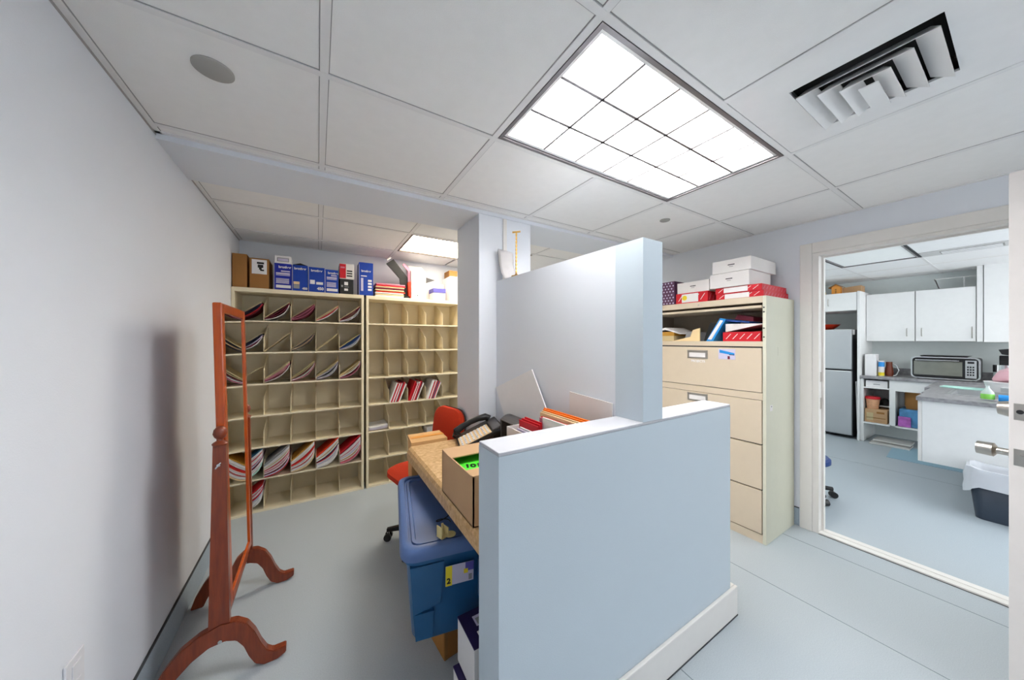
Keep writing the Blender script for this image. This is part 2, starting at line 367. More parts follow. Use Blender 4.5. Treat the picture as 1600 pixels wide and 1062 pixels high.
# ---------------------------------------------------------------- ceiling fittings
def troffer(label, x0, x1, y0, y1, nx, ny, litm, frm, louver=True, z=CZ, group=None):
    t = thing('ceiling_light', label, 'light', ((x0+x1)/2, (y0+y1)/2, z), 0, group)
    h = .085
    MB().box(x0, x0+.014, y0, y1, z-.004, z+h, m=frm).box(x1-.014, x1, y0, y1, z-.004, z+h, m=frm).box(x0+.014, x1-.014, y0, y0+.014, z-.004, z+h, m=frm).box(x0+.014, x1-.014, y1-.014, y1, z-.004, z+h, m=frm).box(x0, x1, y0, y1, z+h, z+h+.01, m=frm).build('frame', None, t)
    if louver:
        a0, a1, b0, b1 = x0+.03, x1-.03, y0+.03, y1-.03
        MB().box(x0+.02, x1-.02, y0+.02, y1-.02, z+.058, z+.062, m=litm).build('diffuser', None, t)
        e = MB()
        e.box(a0-.014, a0, b0-.014, b1+.014, z+.004, z+.05, m=louver_m).box(a1, a1+.014, b0-.014, b1+.014, z+.004, z+.05, m=louver_m).box(a0, a1, b0-.014, b0, z+.004, z+.05, m=louver_m).box(a0, a1, b1, b1+.014, z+.004, z+.05, m=louver_m)
        for i in range(1, nx):
            x = a0+(a1-a0)*i/nx; e.prism([(x-.0015, b0, z+.004), (x+.0015, b0, z+.004), (x+.006, b0, z+.05), (x-.006, b0, z+.05)], (0, b1-b0, 0), m=louver_m); e.box(x-.0050, x+.0050, b0, b1, z+.002, z+.004, m=frame_m)
        for j in range(1, ny):
            y = b0+(b1-b0)*j/ny; e.prism([(a0, y-.0015, z+.004), (a0, y+.0015, z+.004), (a0, y+.006, z+.05), (a0, y-.006, z+.05)], (a1-a0, 0, 0), m=louver_m); e.box(a0, a1, y-.0055, y+.0055, z+.002, z+.004, m=frame_m)
        e.build('louver', None, t)
    else:
        MB().box(x0+.016, x1-.016, y0+.016, y1-.016, z+.006, z+.010, m=litm).build('diffuser', None, t)
    return t
troffer('lit recessed ceiling light with a square-celled louver above the partition', .655, 1.85, .604, 1.183, 6, 3, lit_m, frame_m)
troffer('added unseen recessed louvred ceiling light behind the viewer', .655, 1.85, -1.846, -1.264, 6, 3, litb_m, frame_m)  # lamp added out of view to light the partition's front face
troffer('warm recessed ceiling light above the mail sorters, behind the beam', .655, 1.85, 2.63, 3.19, 1, 1, litw_m, framed_m, louver=False)
for (x, y, r, lab) in ((-.283, 1.357, .052, 'larger round flush ceiling cover near the left wall'), (2.125, 1.375, .034, 'smaller round flush ceiling cover beyond the lit light panel')):
    tag(MB().lathe([(0, -.007), (r*.9, -.007), (r, -.004), (r, 0)], (x, y, CZ), 32, m=speaker_m).build('ceiling_cover_disc', None, None, smooth=True), lab, 'ceiling cover')
t = thing('ceiling_vent', 'white stepped louvre air vent with a dark slot in the ceiling', 'vent', (1.56, .28, CZ))
vx0, vx1, vy0, vy1 = 1.268, 1.852, -.007, .577
MB().box(1.39, 1.75, .10, .46, CZ+.055, CZ+.06, m=ventin_m).build('duct_opening', None, t)
MB().box(vx0, 1.398, vy0, vy1, CZ-.002, CZ+.006, m=louver_m).box(1.742, vx1, vy0, vy1, CZ-.002, CZ+.006, m=louver_m).box(1.398, 1.742, vy0, .120, CZ-.002, CZ+.006, m=louver_m).box(1.398, 1.742, .442, vy1, CZ-.002, CZ+.006, m=louver_m).build('vent_plate', None, t)
def blade(e, A, B, A2, B2):   # a thin sloping strip from the lower edge A-B to the upper edge A2-B2
    up = Vector((0, 0, .003)); P = [Vector(p) for p in (A, B, B2, A2)]
    e.hexa([tuple(p) for p in P]+[tuple(p+up) for p in P], m=louver_m)
for i in range(3):
    a0 = 1.425+.042*i; q = .128+.050*i; r_ = .432-.045*i; xr = 1.736
    z1, z0 = CZ-.020, CZ+.012; k = .034
    e = MB()
    blade(e, (a0, q, z1), (a0, r_, z1), (a0+k, q+k*.6, z0), (a0+k, r_-k*.6, z0))
    blade(e, (a0, q, z1), (xr, q, z1), (a0+k, q+k*1.45, z0), (xr, q+k*1.45, z0))
    blade(e, (a0, r_, z1), (xr, r_, z1), (a0+k, r_-k*1.3, z0), (xr, r_-k*1.3, z0))
    e.build('blade', None, t)
MB().box(1.555, 1.736, .262, .306, CZ-.020, CZ-.016, m=louver_m).build('blade', None, t)
# wall plate low on the left wall
t = thing('wall_outlet', 'pale outlet plate low on the left wall', 'outlet', (WL+.003, 1.37, .45))
MB().box(WL+.0005, WL+.006, 1.33, 1.41, .395, .515, bev=.002, m=wallplate_m).build('plate', None, t)
for z in (.43, .48): MB().box(WL+.006, WL+.009, 1.352, 1.388, z-.016, z+.016, bev=.001, m=wallplate_m).build('socket', None, t)
# conduit on the column
tag(MB().box(1.082, 1.112, 1.886, 1.896, 1.79, 2.21, bev=.003, m=trim_m).build('cable_raceway', None), 'slim white cable raceway running up the column face', 'raceway')
# ---------------------------------------------------------------- mail sorters
RZ = [.015+.2535*k for k in range(7)]
def sorter(x0, x1, label):
    t = thing('mail_sorter', label, 'mail sorter', ((x0+x1)/2, 3.38, 0)); Y0, Y1 = 3.228, 3.53
    MB().box(x0, x0+.02, Y0, Y1, 0, 1.795, bev=.002, m=beige_m).build('side_panel', None, t)
    MB().box(x1-.02, x1, Y0, Y1, 0, 1.795, bev=.002, m=beige_m).build('side_panel', None, t)
    MB().box(x0+.02, x1-.02, Y0, Y1, 1.762, 1.795, bev=.002, m=beige_m).build('top_panel', None, t)
    MB().box(x0+.02, x1-.02, Y1-.008, Y1, 0, 1.762, m=beige_m).build('back_panel', None, t)
    MB().box(x0+.02, x1-.02, Y0+.004, Y1-.008, 0, .018, m=beige_m).build('base', None, t)
    a, b = x0+.02, x1-.02; wd = (b-a)/5
    for k in range(1, 7): MB().box(a, b, Y0+.004, Y1-.008, RZ[k]-.006, RZ[k]+.0, bev=.001, m=beige_m).box(a, b, Y0+.003, Y0+.006, RZ[k]-.012, RZ[k], m=beige_m).build('shelf', None, t)
    proto = None
    for k in range(7):
        for c in range(1, 5):
            x = a+wd*c; zb = RZ[k]+(.0035 if k == 0 else .0005)
            if proto is None:
                e = MB().prism([(x-.0015, Y0+.008, zb), (x-.0015, Y1-.01, zb), (x-.0015, Y1-.01, zb+.232), (x-.0015, Y1-.06, zb+.225), (x-.0015, Y0+.008, zb+.115)], (.003, 0, 0), m=beiged_m)
                proto = e.build('divider', None, t); base = (x, zb)
            else:
                d = proto.copy(); C.objects.link(d); d.location = (x-base[0], 0, zb-base[1])
    return t, a, wd
s1, A1, W1 = sorter(-.571, .365, 'tan metal mail sorter full of leaning folders, left of the two, by the left wall')
s2, A2, W2 = sorter(.386, 1.322, 'tan metal mail sorter with mostly empty slots, right of the two, beside the column')
ROWN = ['bottom', 'second lowest', 'third lowest', 'middle', 'third', 'second', 'top']
COLN = ['first', 'second', 'third', 'fourth', 'fifth']
def leaner(a, wd, r, c, cols, top=.15, sag0=0., sag1=.8, th=.0045, y0=3.236, y1=3.45, what='folder', fan=.0, lab=None):
    k = 6-r; zb = RZ[k]+(.005 if k == 0 else .001); n = len(cols); xl = a+wd*c+.004; xr = a+wd*(c+1)-.005
    for i, m in enumerate(cols):
        f = i/max(1, n-1); s_ = sag0+(sag1-sag0)*f
        P0 = Vector((xl+.002, zb+.006+(n-1-i)*th*1.05)); P2 = Vector((xr-.002-random.uniform(0, .004), zb+top-i*th*1.2))
        mid = (P0+P2)/2; P1 = mid.lerp(Vector((xr, P0.y)), s_*.85)
        N = 7; pts = []
        for q in range(N+1):
            u_ = q/N; pts.append(P0*(1-u_)**2+P1*2*u_*(1-u_)+P2*u_*u_)
        lo = []; up = []
        for q, p in enumerate(pts):
            d = (pts[min(q+1, N)]-pts[max(q-1, 0)]).normalized(); nr = Vector((-d.y, d.x))
            lo.append((p.x, 0, p.y)); up.append((p.x+nr.x*th*.8, 0, p.y+nr.y*th*.8))
        yy0 = y0+random.uniform(0, .012)
        poly = [(x, yy0, z) for x, _, z in lo]+[(x, yy0, z) for x, _, z in up[::-1]]
        o = MB().prism(poly, (0, y1-yy0, 0), m=m).build(what, m)
        col = m.name.replace('_folder', '').replace('_paper', '').replace('_card', '').replace('_', ' ')
        place = lab or ('%s slot of the %s row, left sorter' % (COLN[c], {0: 'top', 1: 'second', 2: 'third', 3: 'fourth', 4: 'fifth', 5: 'sixth', 6: 'bottom'}[r]))
        tag(o, '%s %s, %s down, leaning in the %s' % (col, what, ['first', 'second', 'third', 'fourth', 'fifth', 'sixth', 'seventh', 'eighth', 'ninth', 'tenth', 'eleventh', 'twelfth', 'thirteenth'][i], place), what, 'papers in the %s' % place)
T = tan_m; Wm = white_m; R = red_m; Mr = maroon_m; N_ = navy_m; Pk = pink_m; Li = lilac_m
leaner(A1, W1, 0, 0, [T, N_, N_, R, Mr], .15, 0, .65, .005)
leaner(A1, W1, 0, 1, [T, Mr, Mr, Wm], .155, 0, .8, .005)
leaner(A1, W1, 0, 2, [T, Mr, Pk, Mr, Pk, Mr], .155, 0, .7, .0045)
leaner(A1, W1, 0, 3, [T, T, R, Wm], .15, 0, .35, .006)
leaner(A1, W1, 0, 4, [T, Mr, Mr, Wm, Li], .155, 0, .8, .005)
leaner(A1, W1, 1, 0, [T, N_, N_, Li, Mr, Wm], .15, 0, .7, .0045)
leaner(A1, W1, 1, 1, [T], .15, 0)
leaner(A1, W1, 1, 2, [T, N_, cream_m, N_], .16, .1, .6, .005)
leaner(A1, W1, 1, 3, [T, T], .155, 0, .1)
leaner(A1, W1, 1, 4, [T, azure_m, azure_m, Li, Wm], .15, 0, .75, .005)
leaner(A1, W1, 2, 0, [T], .13, -.25)
leaner(A1, W1, 2, 1, [T, T, Pk, Pk, Mr, Wm], .17, .1, .65, .0055)
leaner(A1, W1, 2, 2, [T, T, Mr, Wm, Pk], .165, .1, .75, .005)
leaner(A1, W1, 2, 3, [T, T, Li, N_, Wm, Li], .165, .1, .85, .005)
leaner(A1, W1, 2, 4, [T, cream_m, Wm, Mr, Pk], .16, .1, .9, .005)
Rs = mat('faded_red_folder', (206, 92, 96), .6); O_ = offw_m
leaner(A1, W1, 5, 0, [teal_m, Wm, O_, Rs, Wm, Wm, Pk, Li, Mr, Wm, O_, Wm, mint_m], .235, .05, .95, .0075, y0=3.215)
leaner(A1, W1, 5, 1, [grey_m, grey_m, Wm, O_, T, Wm, Rs, Wm, Pk, Wm, Mr, Li, R], .24, .05, .9, .0075, y0=3.212)
leaner(A1, W1, 5, 2, [mustard_m, Wm, Wm, O_, R, orangered_m, Wm, Wm, Rs, Wm, O_, cream_m], .24, .05, .95, .0078, y0=3.215)
leaner(A1, W1, 5, 3, [orangered_m, Wm, Wm, T, Wm, N_, R, Wm, Li, Wm, Wm, O_], .24, .05, .95, .0078, y0=3.205)
leaner(A1, W1, 5, 4, [R, Mr, Wm, Wm, Pk, O_, Li, Wm, mustard_m, Wm, Rs, Pk], .235, .05, .95, .0075, y0=3.212)
leaner(A1, W1, 6, 0, [R, Wm, Pk, Wm, R, Li, Wm, Wm, O_], .19, .3, 1.1, .0085)
# right sorter: tilted red and white file bundles in the fourth row, loose sheets in the fifth
def tilted(x, w_, m, h, dx, zb, i, nm='file_folder'):
    o = MB().prism([(x, 3.235, zb), (x+w_, 3.235, zb), (x+w_+dx, 3.235, zb+h), (x+dx, 3.235, zb+h)], (0, .24, 0), m=m).build(nm, m)
    return o
ORD = ['first', 'second', 'third', 'fourth', 'fifth', 'sixth', 'seventh', 'eighth', 'ninth', 'tenth', 'eleventh', 'twelfth', 'thirteenth', 'fourteenth', 'fifteenth', 'sixteenth']
zb = RZ[3]+.001
for gi, seq in enumerate(([Wm, R, Wm, R, Wm, Mr, R, Wm], [R, R, Wm, R, Wm, R, Mr, Wm], [Wm, Wm, R, Wm, R, teal_m, R, Wm])):
    x = A2+W2*(gi+1)+.006; bn = ('left', 'middle', 'right')[gi]
    for k, m in enumerate(seq):
        wd_ = random.uniform(.009, .0125)
        o = tilted(x, wd_, m, random.uniform(.160, .190), .066, zb, gi)
        tag(o, '%s file folder, %s from left in the %s bundle of the right mail sorter' % (m.name.split('_')[0], ORD[k], bn), 'folder', '%s bundle of tilted files in the right sorter' % bn)
        x += wd_+.0008
leaner(A2, W2, 4, 0, [Wm, Wm, Li, Wm, Li], .05, .9, 1.3, .006, what='sheet', lab='first slot of the fifth row, right sorter')
tag(MB().box(A2+W2*3+.02, A2+W2*4-.02, 3.26, 3.42, RZ[1]+.001, RZ[1]+.215, bev=.003, m=offw_m).build('white_carton', None), 'small white carton in a low slot of the right mail sorter', 'box')
# ---------------------------------------------------------------- boxes on top of the left sorter
ZT = 1.7955
def carton(name, label, x0, x1, h, m, depth=.16, y0=3.24, z=ZT, side=None, cat='box', group=None):
    t = thing(name, label, cat, ((x0+x1)/2, y0+depth/2, z), 0, group)
    MB().box(x0, x1, y0, y0+depth, z, z+h, bev=.0015, m=m).build('carton', None, t)
    return t
def strip(t, x0, x1, z0, z1, m, y=3.24, name='printed_panel'):
    return MB().box(x0, x1, y-.0012, y-.0002, z0, z1, m=m).build(name, None, t)
carton('cardboard_box', 'plain brown cardboard box on the sorter, in the left corner', -.567, -.478, .262, kraft_m, .22)
t = carton('cardboard_box', 'brown cardboard box with a white picture label on its front', -.462, -.338, .240, kraft_m, .24)
strip(t, -.448, -.352, ZT+.115, ZT+.23, white_m, name='label')
e = MB()
for (a, b, c_, d) in ((-.415, -.370, .195, .21), (-.41, -.375, .165, .19), (-.402, -.385, .150, .168), (-.395, -.37, .14, .152)): e.box(a, b, 3.2375, 3.2385, ZT+c_, ZT+d, m=black2_m)
e.build('label_picture', None, t)
def toner(x0, x1, h, m, label, kind):
    t = carton('printer_supply_box', label, x0, x1, h, m, .17, cat='box'); wd = x1-x0; cx = (x0+x1)/2
    MB().box(x0-.0015, x0+.0015, 3.239, 3.2405, ZT, ZT+h*.93, m=lilac_m).build('edge_stripe', None, t)
    if kind == 'tall':
        text('brother', .026, (cx, 3.2385, ZT+.225), FY, white_m, t, bold=.0008)
        strip(t, x0+.015, x0+.065, ZT+.175, ZT+.183, white_m); strip(t, x0+.015, x0+.035, ZT+.04, ZT+.16, lilac_m)
        for i in range(4): strip(t, cx+.015, x1-.012, ZT+.045+i*.028, ZT+.063+i*.028, white_m)
        return t
    text('brother', .027, (cx+(.012 if kind == 'text' else 0), 3.2385, ZT+h-.03), FY, white_m, t, bold=.0008)
    if kind == 'text':
        for i, (z0, z1) in enumerate(((.150, .160), (.128, .142), (.118, .124), (.088, .094), (.078, .084), (.066, .074), (.054, .062))):
            strip(t, x0+(.045 if i == 0 else .012), x1-(.012 if i < 3 else .018), ZT+z0, ZT+z1, lilac_m)
        strip(t, x0+.012, x1-.006, ZT+.016, ZT+.040, white_m, name='label')
    if kind == '450a':
        strip(t, x0+.008, x0+.05, ZT+.055, ZT+.078, cream_m, name='label'); strip(t, x0+.008, x0+.05, ZT+.02, ZT+.052, grey_m)
        text('450', .024, (x1-.022, 3.2385, ZT+.022), FY, white_m, t, bold=.0012)
    if kind == '450b':
        strip(t, x0+.010, x0+.045, ZT+.068, ZT+.103, white_m, name='label'); strip(t, x0+.055, x1-.012, ZT+.066, ZT+.088, white_m, name='label')
        text('450', .032, (x1-.032, 3.2385, ZT+.030), FY, white_m, t, bold=.0015)
    return t
toner(-.304, -.186, .218, navyblue_m, 'blue printer carton with white lettering blocks, under a flat white box', 'text')
t = carton('white_box', 'flat white box lying on top of a blue printer carton', -.300, -.190, .062, white_m, .15, z=ZT+.219)
strip(t, -.285, -.205, ZT+.219+.014, ZT+.219+.046, grey_m); strip(t, -.280, -.210, ZT+.219+.018, ZT+.219+.040, lilac_m, y=3.239)
toner(-.181, -.072, .218, blue_m, 'blue printer carton marked 450 with an opened peaked top flap', '450a')
MB().prism([(-.178, 3.241, ZT+.219), (-.075, 3.241, ZT+.219), (-.126, 3.241, ZT+.236)], (0, .15, 0), m=black2_m).build('top_flap', None, C.objects[-1] if False else [o for o in C.objects if o.get('label', '').startswith('blue printer carton marked 450 with an opened')][0])
toner(-.066, .052, .214, blue_m, 'blue printer carton marked 450 with two small white labels', '450b')
toner(.056, .158, .206, blue_m, 'blue printer carton with white lettering, beside the black carton', 'text')
t = carton('black_box', 'black carton with white print under a red and white box', .170, .278, .135, black2_m, .2)
strip(t, .205, .235, ZT+.08, ZT+.11, white_m); strip(t, .205, .24, ZT+.062, ZT+.068, grey_m); strip(t, .205, .235, ZT+.03, ZT+.05, white_m); strip(t, .18, .195, ZT+.062, ZT+.08, grey_m)
t = carton('red_and_white_box', 'small red and white carton stacked on a black carton', .168, .285, .138, offw_m, .2, z=ZT+.136)
strip(t, .1685, .218, ZT+.142, ZT+.270, red_m); strip(t, .174, .21, ZT+.232, ZT+.245, pink_m, y=3.239)
for i in range(3): strip(t, .225, .27, ZT+.160+i*.022, ZT+.172+i*.022, black2_m)
toner(.326, .446, .305, blue_m, 'tall blue printer carton at the right end, next to stacked folders', 'tall')
# items on top of the right sorter
for i, m in enumerate([offw_m, cream_m, offw_m, orangered_m, cream_m, maroon_m, tan_m, red_m, pink_m]):
    dx = random.uniform(-.006, .006); dz = .0145
    o = MB().box(.468+dx, .735+dx*2, 3.245+dx, 3.46, ZT+i*dz, ZT+i*dz+.0125, bev=.003, m=m).build('paper_folder', None)
    tag(o, '%s folder, %s from the bottom of the flat stack on the right mail sorter' % (m.name.split('_')[0], ORD[i]), 'folder', 'flat folders stacked beside the tall blue carton')
def magfile(name, label, x, w_, m, h, lean=0, cut=.6):
    t = thing(name, label, 'magazine file', (x, 3.34, ZT))
    T_ = .004; y0, y1 = 3.24, 3.47
    prof = [(y0, 0), (y1, 0), (y1, h), (y1-.07, h), (y0, h*cut)]
    sh = lambda z: -lean*max(0, z-.12)
    for xx in (x, x+w_-T_):
        pts = [(xx+sh(z), y, ZT+z) for y, z in prof]
        MB().prism(pts, (T_, 0, 0), m=m).build('side', None, t)
    MB().hexa([(x+T_, y1-T_, ZT), (x+w_-T_, y1-T_, ZT), (x+w_-T_, y1, ZT), (x+T_, y1, ZT), (x+T_+sh(h), y1-T_, ZT+h), (x+w_-T_+sh(h), y1-T_, ZT+h), (x+w_-T_+sh(h), y1, ZT+h), (x+T_+sh(h), y1, ZT+h)], m=m).build('back', None, t)
    return t
t = thing('magazine_file', 'white magazine file with a slanted top, standing on the right sorter', 'magazine file', (.87, 3.34, ZT))
MB().prism([(.80, 3.24, ZT), (.80, 3.48, ZT), (.80, 3.48, ZT+.36), (.80, 3.40, ZT+.36), (.80, 3.24, ZT+.27)], (.145, 0, 0), m=offw_m).build('holder', None, t)
MB().box(.835, .843, 3.2385, 3.2395, ZT+.028, ZT+.036, m=grey_m).box(.858, .866, 3.2385, 3.2395, ZT+.028, ZT+.04, m=black2_m).build('small_print', None, t)
t = thing('magazine_file', 'black file holder with a bent clipboard leaning left', 'magazine file', (.75, 3.34, ZT))
MB().prism([(.722, 3.30, ZT+.02), (.775, 3.30, ZT+.02), (.775, 3.30, ZT+.22), (.64, 3.30, ZT+.385), (.575, 3.30, ZT+.335), (.700, 3.30, ZT+.20)], (0, .02, 0), m=black2_m).build('panel', None, t)
MB().box(.722, .79, 3.25, 3.5, ZT, ZT+.02, m=black2_m).build('base', None, t)
MB().prism([(.585, 3.298, ZT+.365), (.62, 3.298, ZT+.392), (.612, 3.298, ZT+.40), (.578, 3.298, ZT+.374)], (0, .024, 0), m=chrome_m).build('clip', None, t)
tag(MB().prism([(.778, 3.25, ZT), (.797, 3.25, ZT), (.797, 3.25, ZT+.17), (.774, 3.25, ZT+.165), (.770, 3.25, ZT+.14)], (0, .2, 0), m=orangered_m).build('orange_folder', None), 'bright orange folder standing beside the white magazine file', 'folder')
tag(MB().prism([(.776, 3.275, ZT+.172), (.796, 3.275, ZT+.172), (.796, 3.275, ZT+.30), (.735, 3.275, ZT+.35), (.722, 3.275, ZT+.335), (.776, 3.275, ZT+.275)], (0, .012, 0), m=pink_m).build('pink_folder', None), 'pale pink folder bent over above the orange folder', 'folder')
tag(MB().prism([(.948, 3.30, ZT+.24), (.948, 3.30, ZT+.17), (1.06, 3.30, ZT+.215)], (0, .006, 0), m=dgrey_m).build('grey_card_corner', None), 'dark grey card corner sticking out right of the white magazine file', 'card')
t = thing('pen_box', 'small white box with a purple lid on the right sorter', 'box', (1.10, 3.32, ZT))
MB().box(1.03, 1.155, 3.25, 3.40, ZT, ZT+.095, bev=.002, m=offw_m).build('carton', None, t); MB().box(1.026, 1.159, 3.246, 3.404, ZT+.08, ZT+.125, bev=.002, m=purple_m).build('lid', None, t)
tag(MB().box(1.21, 1.32, 3.26, 3.50, ZT, ZT+.27, bev=.003, m=offw_m).build('white_box', None), 'tall white box at the right end of the right sorter', 'box')
tag(MB().box(1.225, 1.32, 3.32, 3.48, ZT+.271, ZT+.345, bev=.003, m=kraft_m).build('cardboard_box', None), 'brown box on the tall white box beside the column', 'box')
tag(MB().box(.96, 1.20, 3.42, 3.52, ZT, ZT+.20, bev=.003, m=offw_m).build('white_box', None), 'low white box behind the purple-lidded box', 'box')
# ---------------------------------------------------------------- cheval mirror
t = thing('cheval_mirror', 'cherry wood standing mirror on arched feet beside the left wall', 'mirror', (-.335, 2.0, 0))
outer = [(-.555, 0), (-.535, .06), (-.50, .125), (-.455, .18), (-.40, .215), (-.335, .235), (-.285, .228), (-.25, .20), (-.225, .155), (-.205, .10), (-.185, .06), (-.165, .043), (-.118, .043)]
inner = [(-.118, .016), (-.150, .0), (-.195, 0), (-.225, .02), (-.245, .06), (-.262, .11), (-.285, .145), (-.32, .160), (-.37, .155), (-.42, .125), (-.465, .08), (-.49, .035), (-.505, 0)]
for y in (1.72, 2.25):
    MB().prism([(x, y-.017, z) for x, z in outer+inner], (0, .034, 0), m=woodd_m, bev=.003).build('foot', None, t)
    e = MB().hexa([(-.372, y-.014, .205), (-.306, y-.014, .205), (-.306, y+.014, .205), (-.372, y+.014, .205), (-.358, y-.014, .955), (-.318, y-.014, .955), (-.318, y+.014, .955), (-.358, y+.014, .955)], m=woodd_m)
    e.build('post', None, t)
    MB().lathe([(.0, 0), (.024, 0), (.026, .006), (.020, .012), (.011, .018), (.010, .024), (.018, .032), (.023, .046), (.020, .062), (.010, .074), (0, .077)], (-.338, y, .955), 20, m=woodd_m).build('finial', None, t, smooth=True)
    MB().cyl((-.335, y-.0175, .168), (-.335, y-.0205, .168), .007, n=14, m=chrome_m).build('screw', None, t)
e = MB().cyl((-.338, 1.706, .88), (-.338, 1.692, .88), .006, n=10, m=chrome_m); e.box(-.341, -.335, 1.684, 1.692, .866, .894, bev=.002, m=chrome_m, M=Matrix.Translation((-.338, 1.69, .88)) @ Matrix.Rotation(.6, 4, 'Y') @ Matrix.Translation((.338, -1.69, -.88))); e.build('wing_screw', None, t)
MB().box(-.350, -.322, 1.737, 2.236, .20, .245, bev=.004, m=woodd_m).build('stretcher', None, t)
# swinging frame, tilted a little about its pivots
fr = bpy.data.objects.new('mirror_frame', None)
TM = Matrix.Translation((-.337, 0, .88)) @ Matrix.Rotation(-math.radians(1.3), 4, 'Y') @ Matrix.Translation((.337, 0, -.88))
ya, yb = 1.742, 2.228; za, zb_ = .262, 1.535
for y0, y1 in ((ya, ya+.042), (yb-.042, yb)):
    MB().box(-.353, -.322, y0, y1, za, zb_, bev=.005, m=wood_m, M=TM).build('frame_stile', None, t)
MB().box(-.353, -.322, ya+.042, yb-.042, zb_-.042, zb_, bev=.005, m=wood_m, M=TM).build('frame_rail', None, t)
MB().box(-.353, -.322, ya+.042, yb-.042, za, za+.042, bev=.005, m=wood_m, M=TM).build('frame_rail', None, t)
MB().box(-.334, -.328, ya+.042, yb-.042, za+.042, zb_-.042, m=mirror_m, M=TM).build('mirror_glass', None, t)
MB().box(-.352, -.336, ya+.04, yb-.04, za+.04, zb_-.04, m=woodd_m, M=TM).build('back_board', None, t)
# ---------------------------------------------------------------- desk and what is on it
t = thing('desk', 'desk with a cork-patterned top behind the low partition', 'desk', (.75, 1.43, 0))
prof = [(.455, .668), (.455, .712), (.462, .730), (.475, .741), (.490, .742), (1.030, .742), (1.030, .668)]
MB().prism([(x, .922, z) for x, z in prof], (0, 1.02, 0), m=desk_m).build('desk_top', None, t)
MB().box(.475, .70, 1.70, 1.90, .0, .667, bev=.003, m=desk_m).build('leg_panel', None, t) if False else None
MB().box(.98, 1.025, .93, 1.93, 0, .667, bev=.003, m=beige_m).build('support_panel', None, t)
MB().box(.56, .98, 1.905, 1.93, .45, .667, bev=.002, m=desk_m).build('modesty_panel', None, t)
# open cardboard box with green notice
t = thing('open_cardboard_box', 'open cardboard box on the desk edge with a neon green sheet inside', 'box', (.6, 1.14, .7425))
bx0, bx1, by0, by1, bz0, bz1 = .448, .80, .985, 1.30, .7435, .915
MB().box(bx0, bx0+.005, by0, by1, bz0, bz1, m=cardboard_m).box(bx1-.005, bx1, by0, by1, bz0, bz1, m=cardboard_m).box(bx0, bx1, by0, by0+.005, bz0, bz1, m=cardboard_m).box(bx0, bx1, by1-.005, by1, bz0, bz1, m=cardboard_m).box(bx0, bx1, by0, by1, bz0, bz0+.005, m=cardboard_m).build('box_wall', None, t)
MB().hexa([(bx0+.002, by1-.10, bz1-.006), (bx1, by1-.10, bz1-.006), (bx1, by1, bz1), (bx0, by1, bz1), (bx0+.002, by1-.10, bz1-.002), (bx1, by1-.10, bz1-.002), (bx1, by1, bz1+.004), (bx0, by1, bz1+.004)], m=cardboard_m).build('flap', None, t)
MB().hexa([(bx0, by0, bz1), (bx1, by0, bz1), (bx1, by0+.11, bz1-.022), (bx0+.01, by0+.11, bz1-.022), (bx0, by0, bz1+.004), (bx1, by0, bz1+.004), (bx1, by0+.11, bz1-.018), (bx0+.01, by0+.11, bz1-.018)], m=cardboard_m).build('flap', None, t)
MB().box(bx0+.03, bx0+.085, by0-.0012, by0-.0002, bz0+.004, bz1, m=cleartape_m).build('packing_tape', None, t)
t = thing('green_notice', 'neon green sheet with dark lettering inside the open cardboard box', 'paper', (.62, 1.15, .885))
MB().box(bx0+.02, bx1-.02, by0+.02, by1-.02, .875, .878, m=green_m).build('sheet', None, t)
text('101', .045, (.53, 1.165, .8785), Matrix.Rotation(-.3, 4, 'Z'), black_m, t, bold=.002)
t['label'] = 'neon green sheet with dark lettering inside the open cardboard box'
MB().box(bx0+.02, bx1-.02, by0+.02, by1-.02, bz0+.006, .8745, m=cardboard2_m).build('sheet_stack', None, t)
# desk telephone
t = thing('telephone', 'black office desk telephone with rows of pale keys on the desk', 'telephone', (.852, 1.765, .7425), math.radians(-106)); t.scale = (1.2, 1.2, 1.0)
PM = Matrix.Translation((0, 0, .008))
tilt = math.radians(27)
KM = Matrix.Translation((0, -.115, .026)) @ Matrix.Rotation(tilt, 4, 'X')
MB().box(-.108, .110, -.004, .236, -.020, .002, bev=.006, m=black_m, M=KM).build('base', None, t, local=True)
MB().prism([(-.09, .02, 0), (-.09, .095, 0), (-.09, .095, .108), (-.09, .05, .085)], (.18, 0, 0), m=black_m, bev=.003).build('stand', None, t, local=True)
e = MB(); e.box(-.036, .106, .006, .172, .002, .004, m=cream_m, M=KM); e.build('key_bed', None, t, local=True)
kp = None
for i in range(8):
    for j in range(5):
        if kp is None:
            kp = MB().box(-.029, -.009, .015, .025, .004, .009, bev=.0015, m=offw_m, M=KM, seg=1).build('key', None, t, local=True)
        else:
            q = kp.copy(); C.objects.link(q); q.location = KM.to_3x3() @ Vector((j*.0270, i*.0198, 0))
MB().box(-.036, .106, .180, .230, .002, .012, bev=.003, m=dgrey_m, M=KM).build('display', None, t, local=True)
hs = [(-.072, .012, .018), (-.072, .022, .036), (-.072, .06, .046), (-.072, .105, .048), (-.072, .15, .046), (-.072, .19, .036), (-.072, .20, .018)]
hs = [KM @ Vector(p) for p in hs]
MB().tube(hs, [.022, .022, .018, .016, .018, .022, .023], 12, m=black_m).build('handset', None, t, smooth=True, local=True)
MB().tube([Vector((-.11+.010*math.cos(a*1.3), -.11+.008*a*.35-.02, .018+.010*math.sin(a*1.3))) for a in [k*.5 for k in range(40)]], .0045, 6, m=black_m).build('coiled_cord', None, t, smooth=True, local=True)
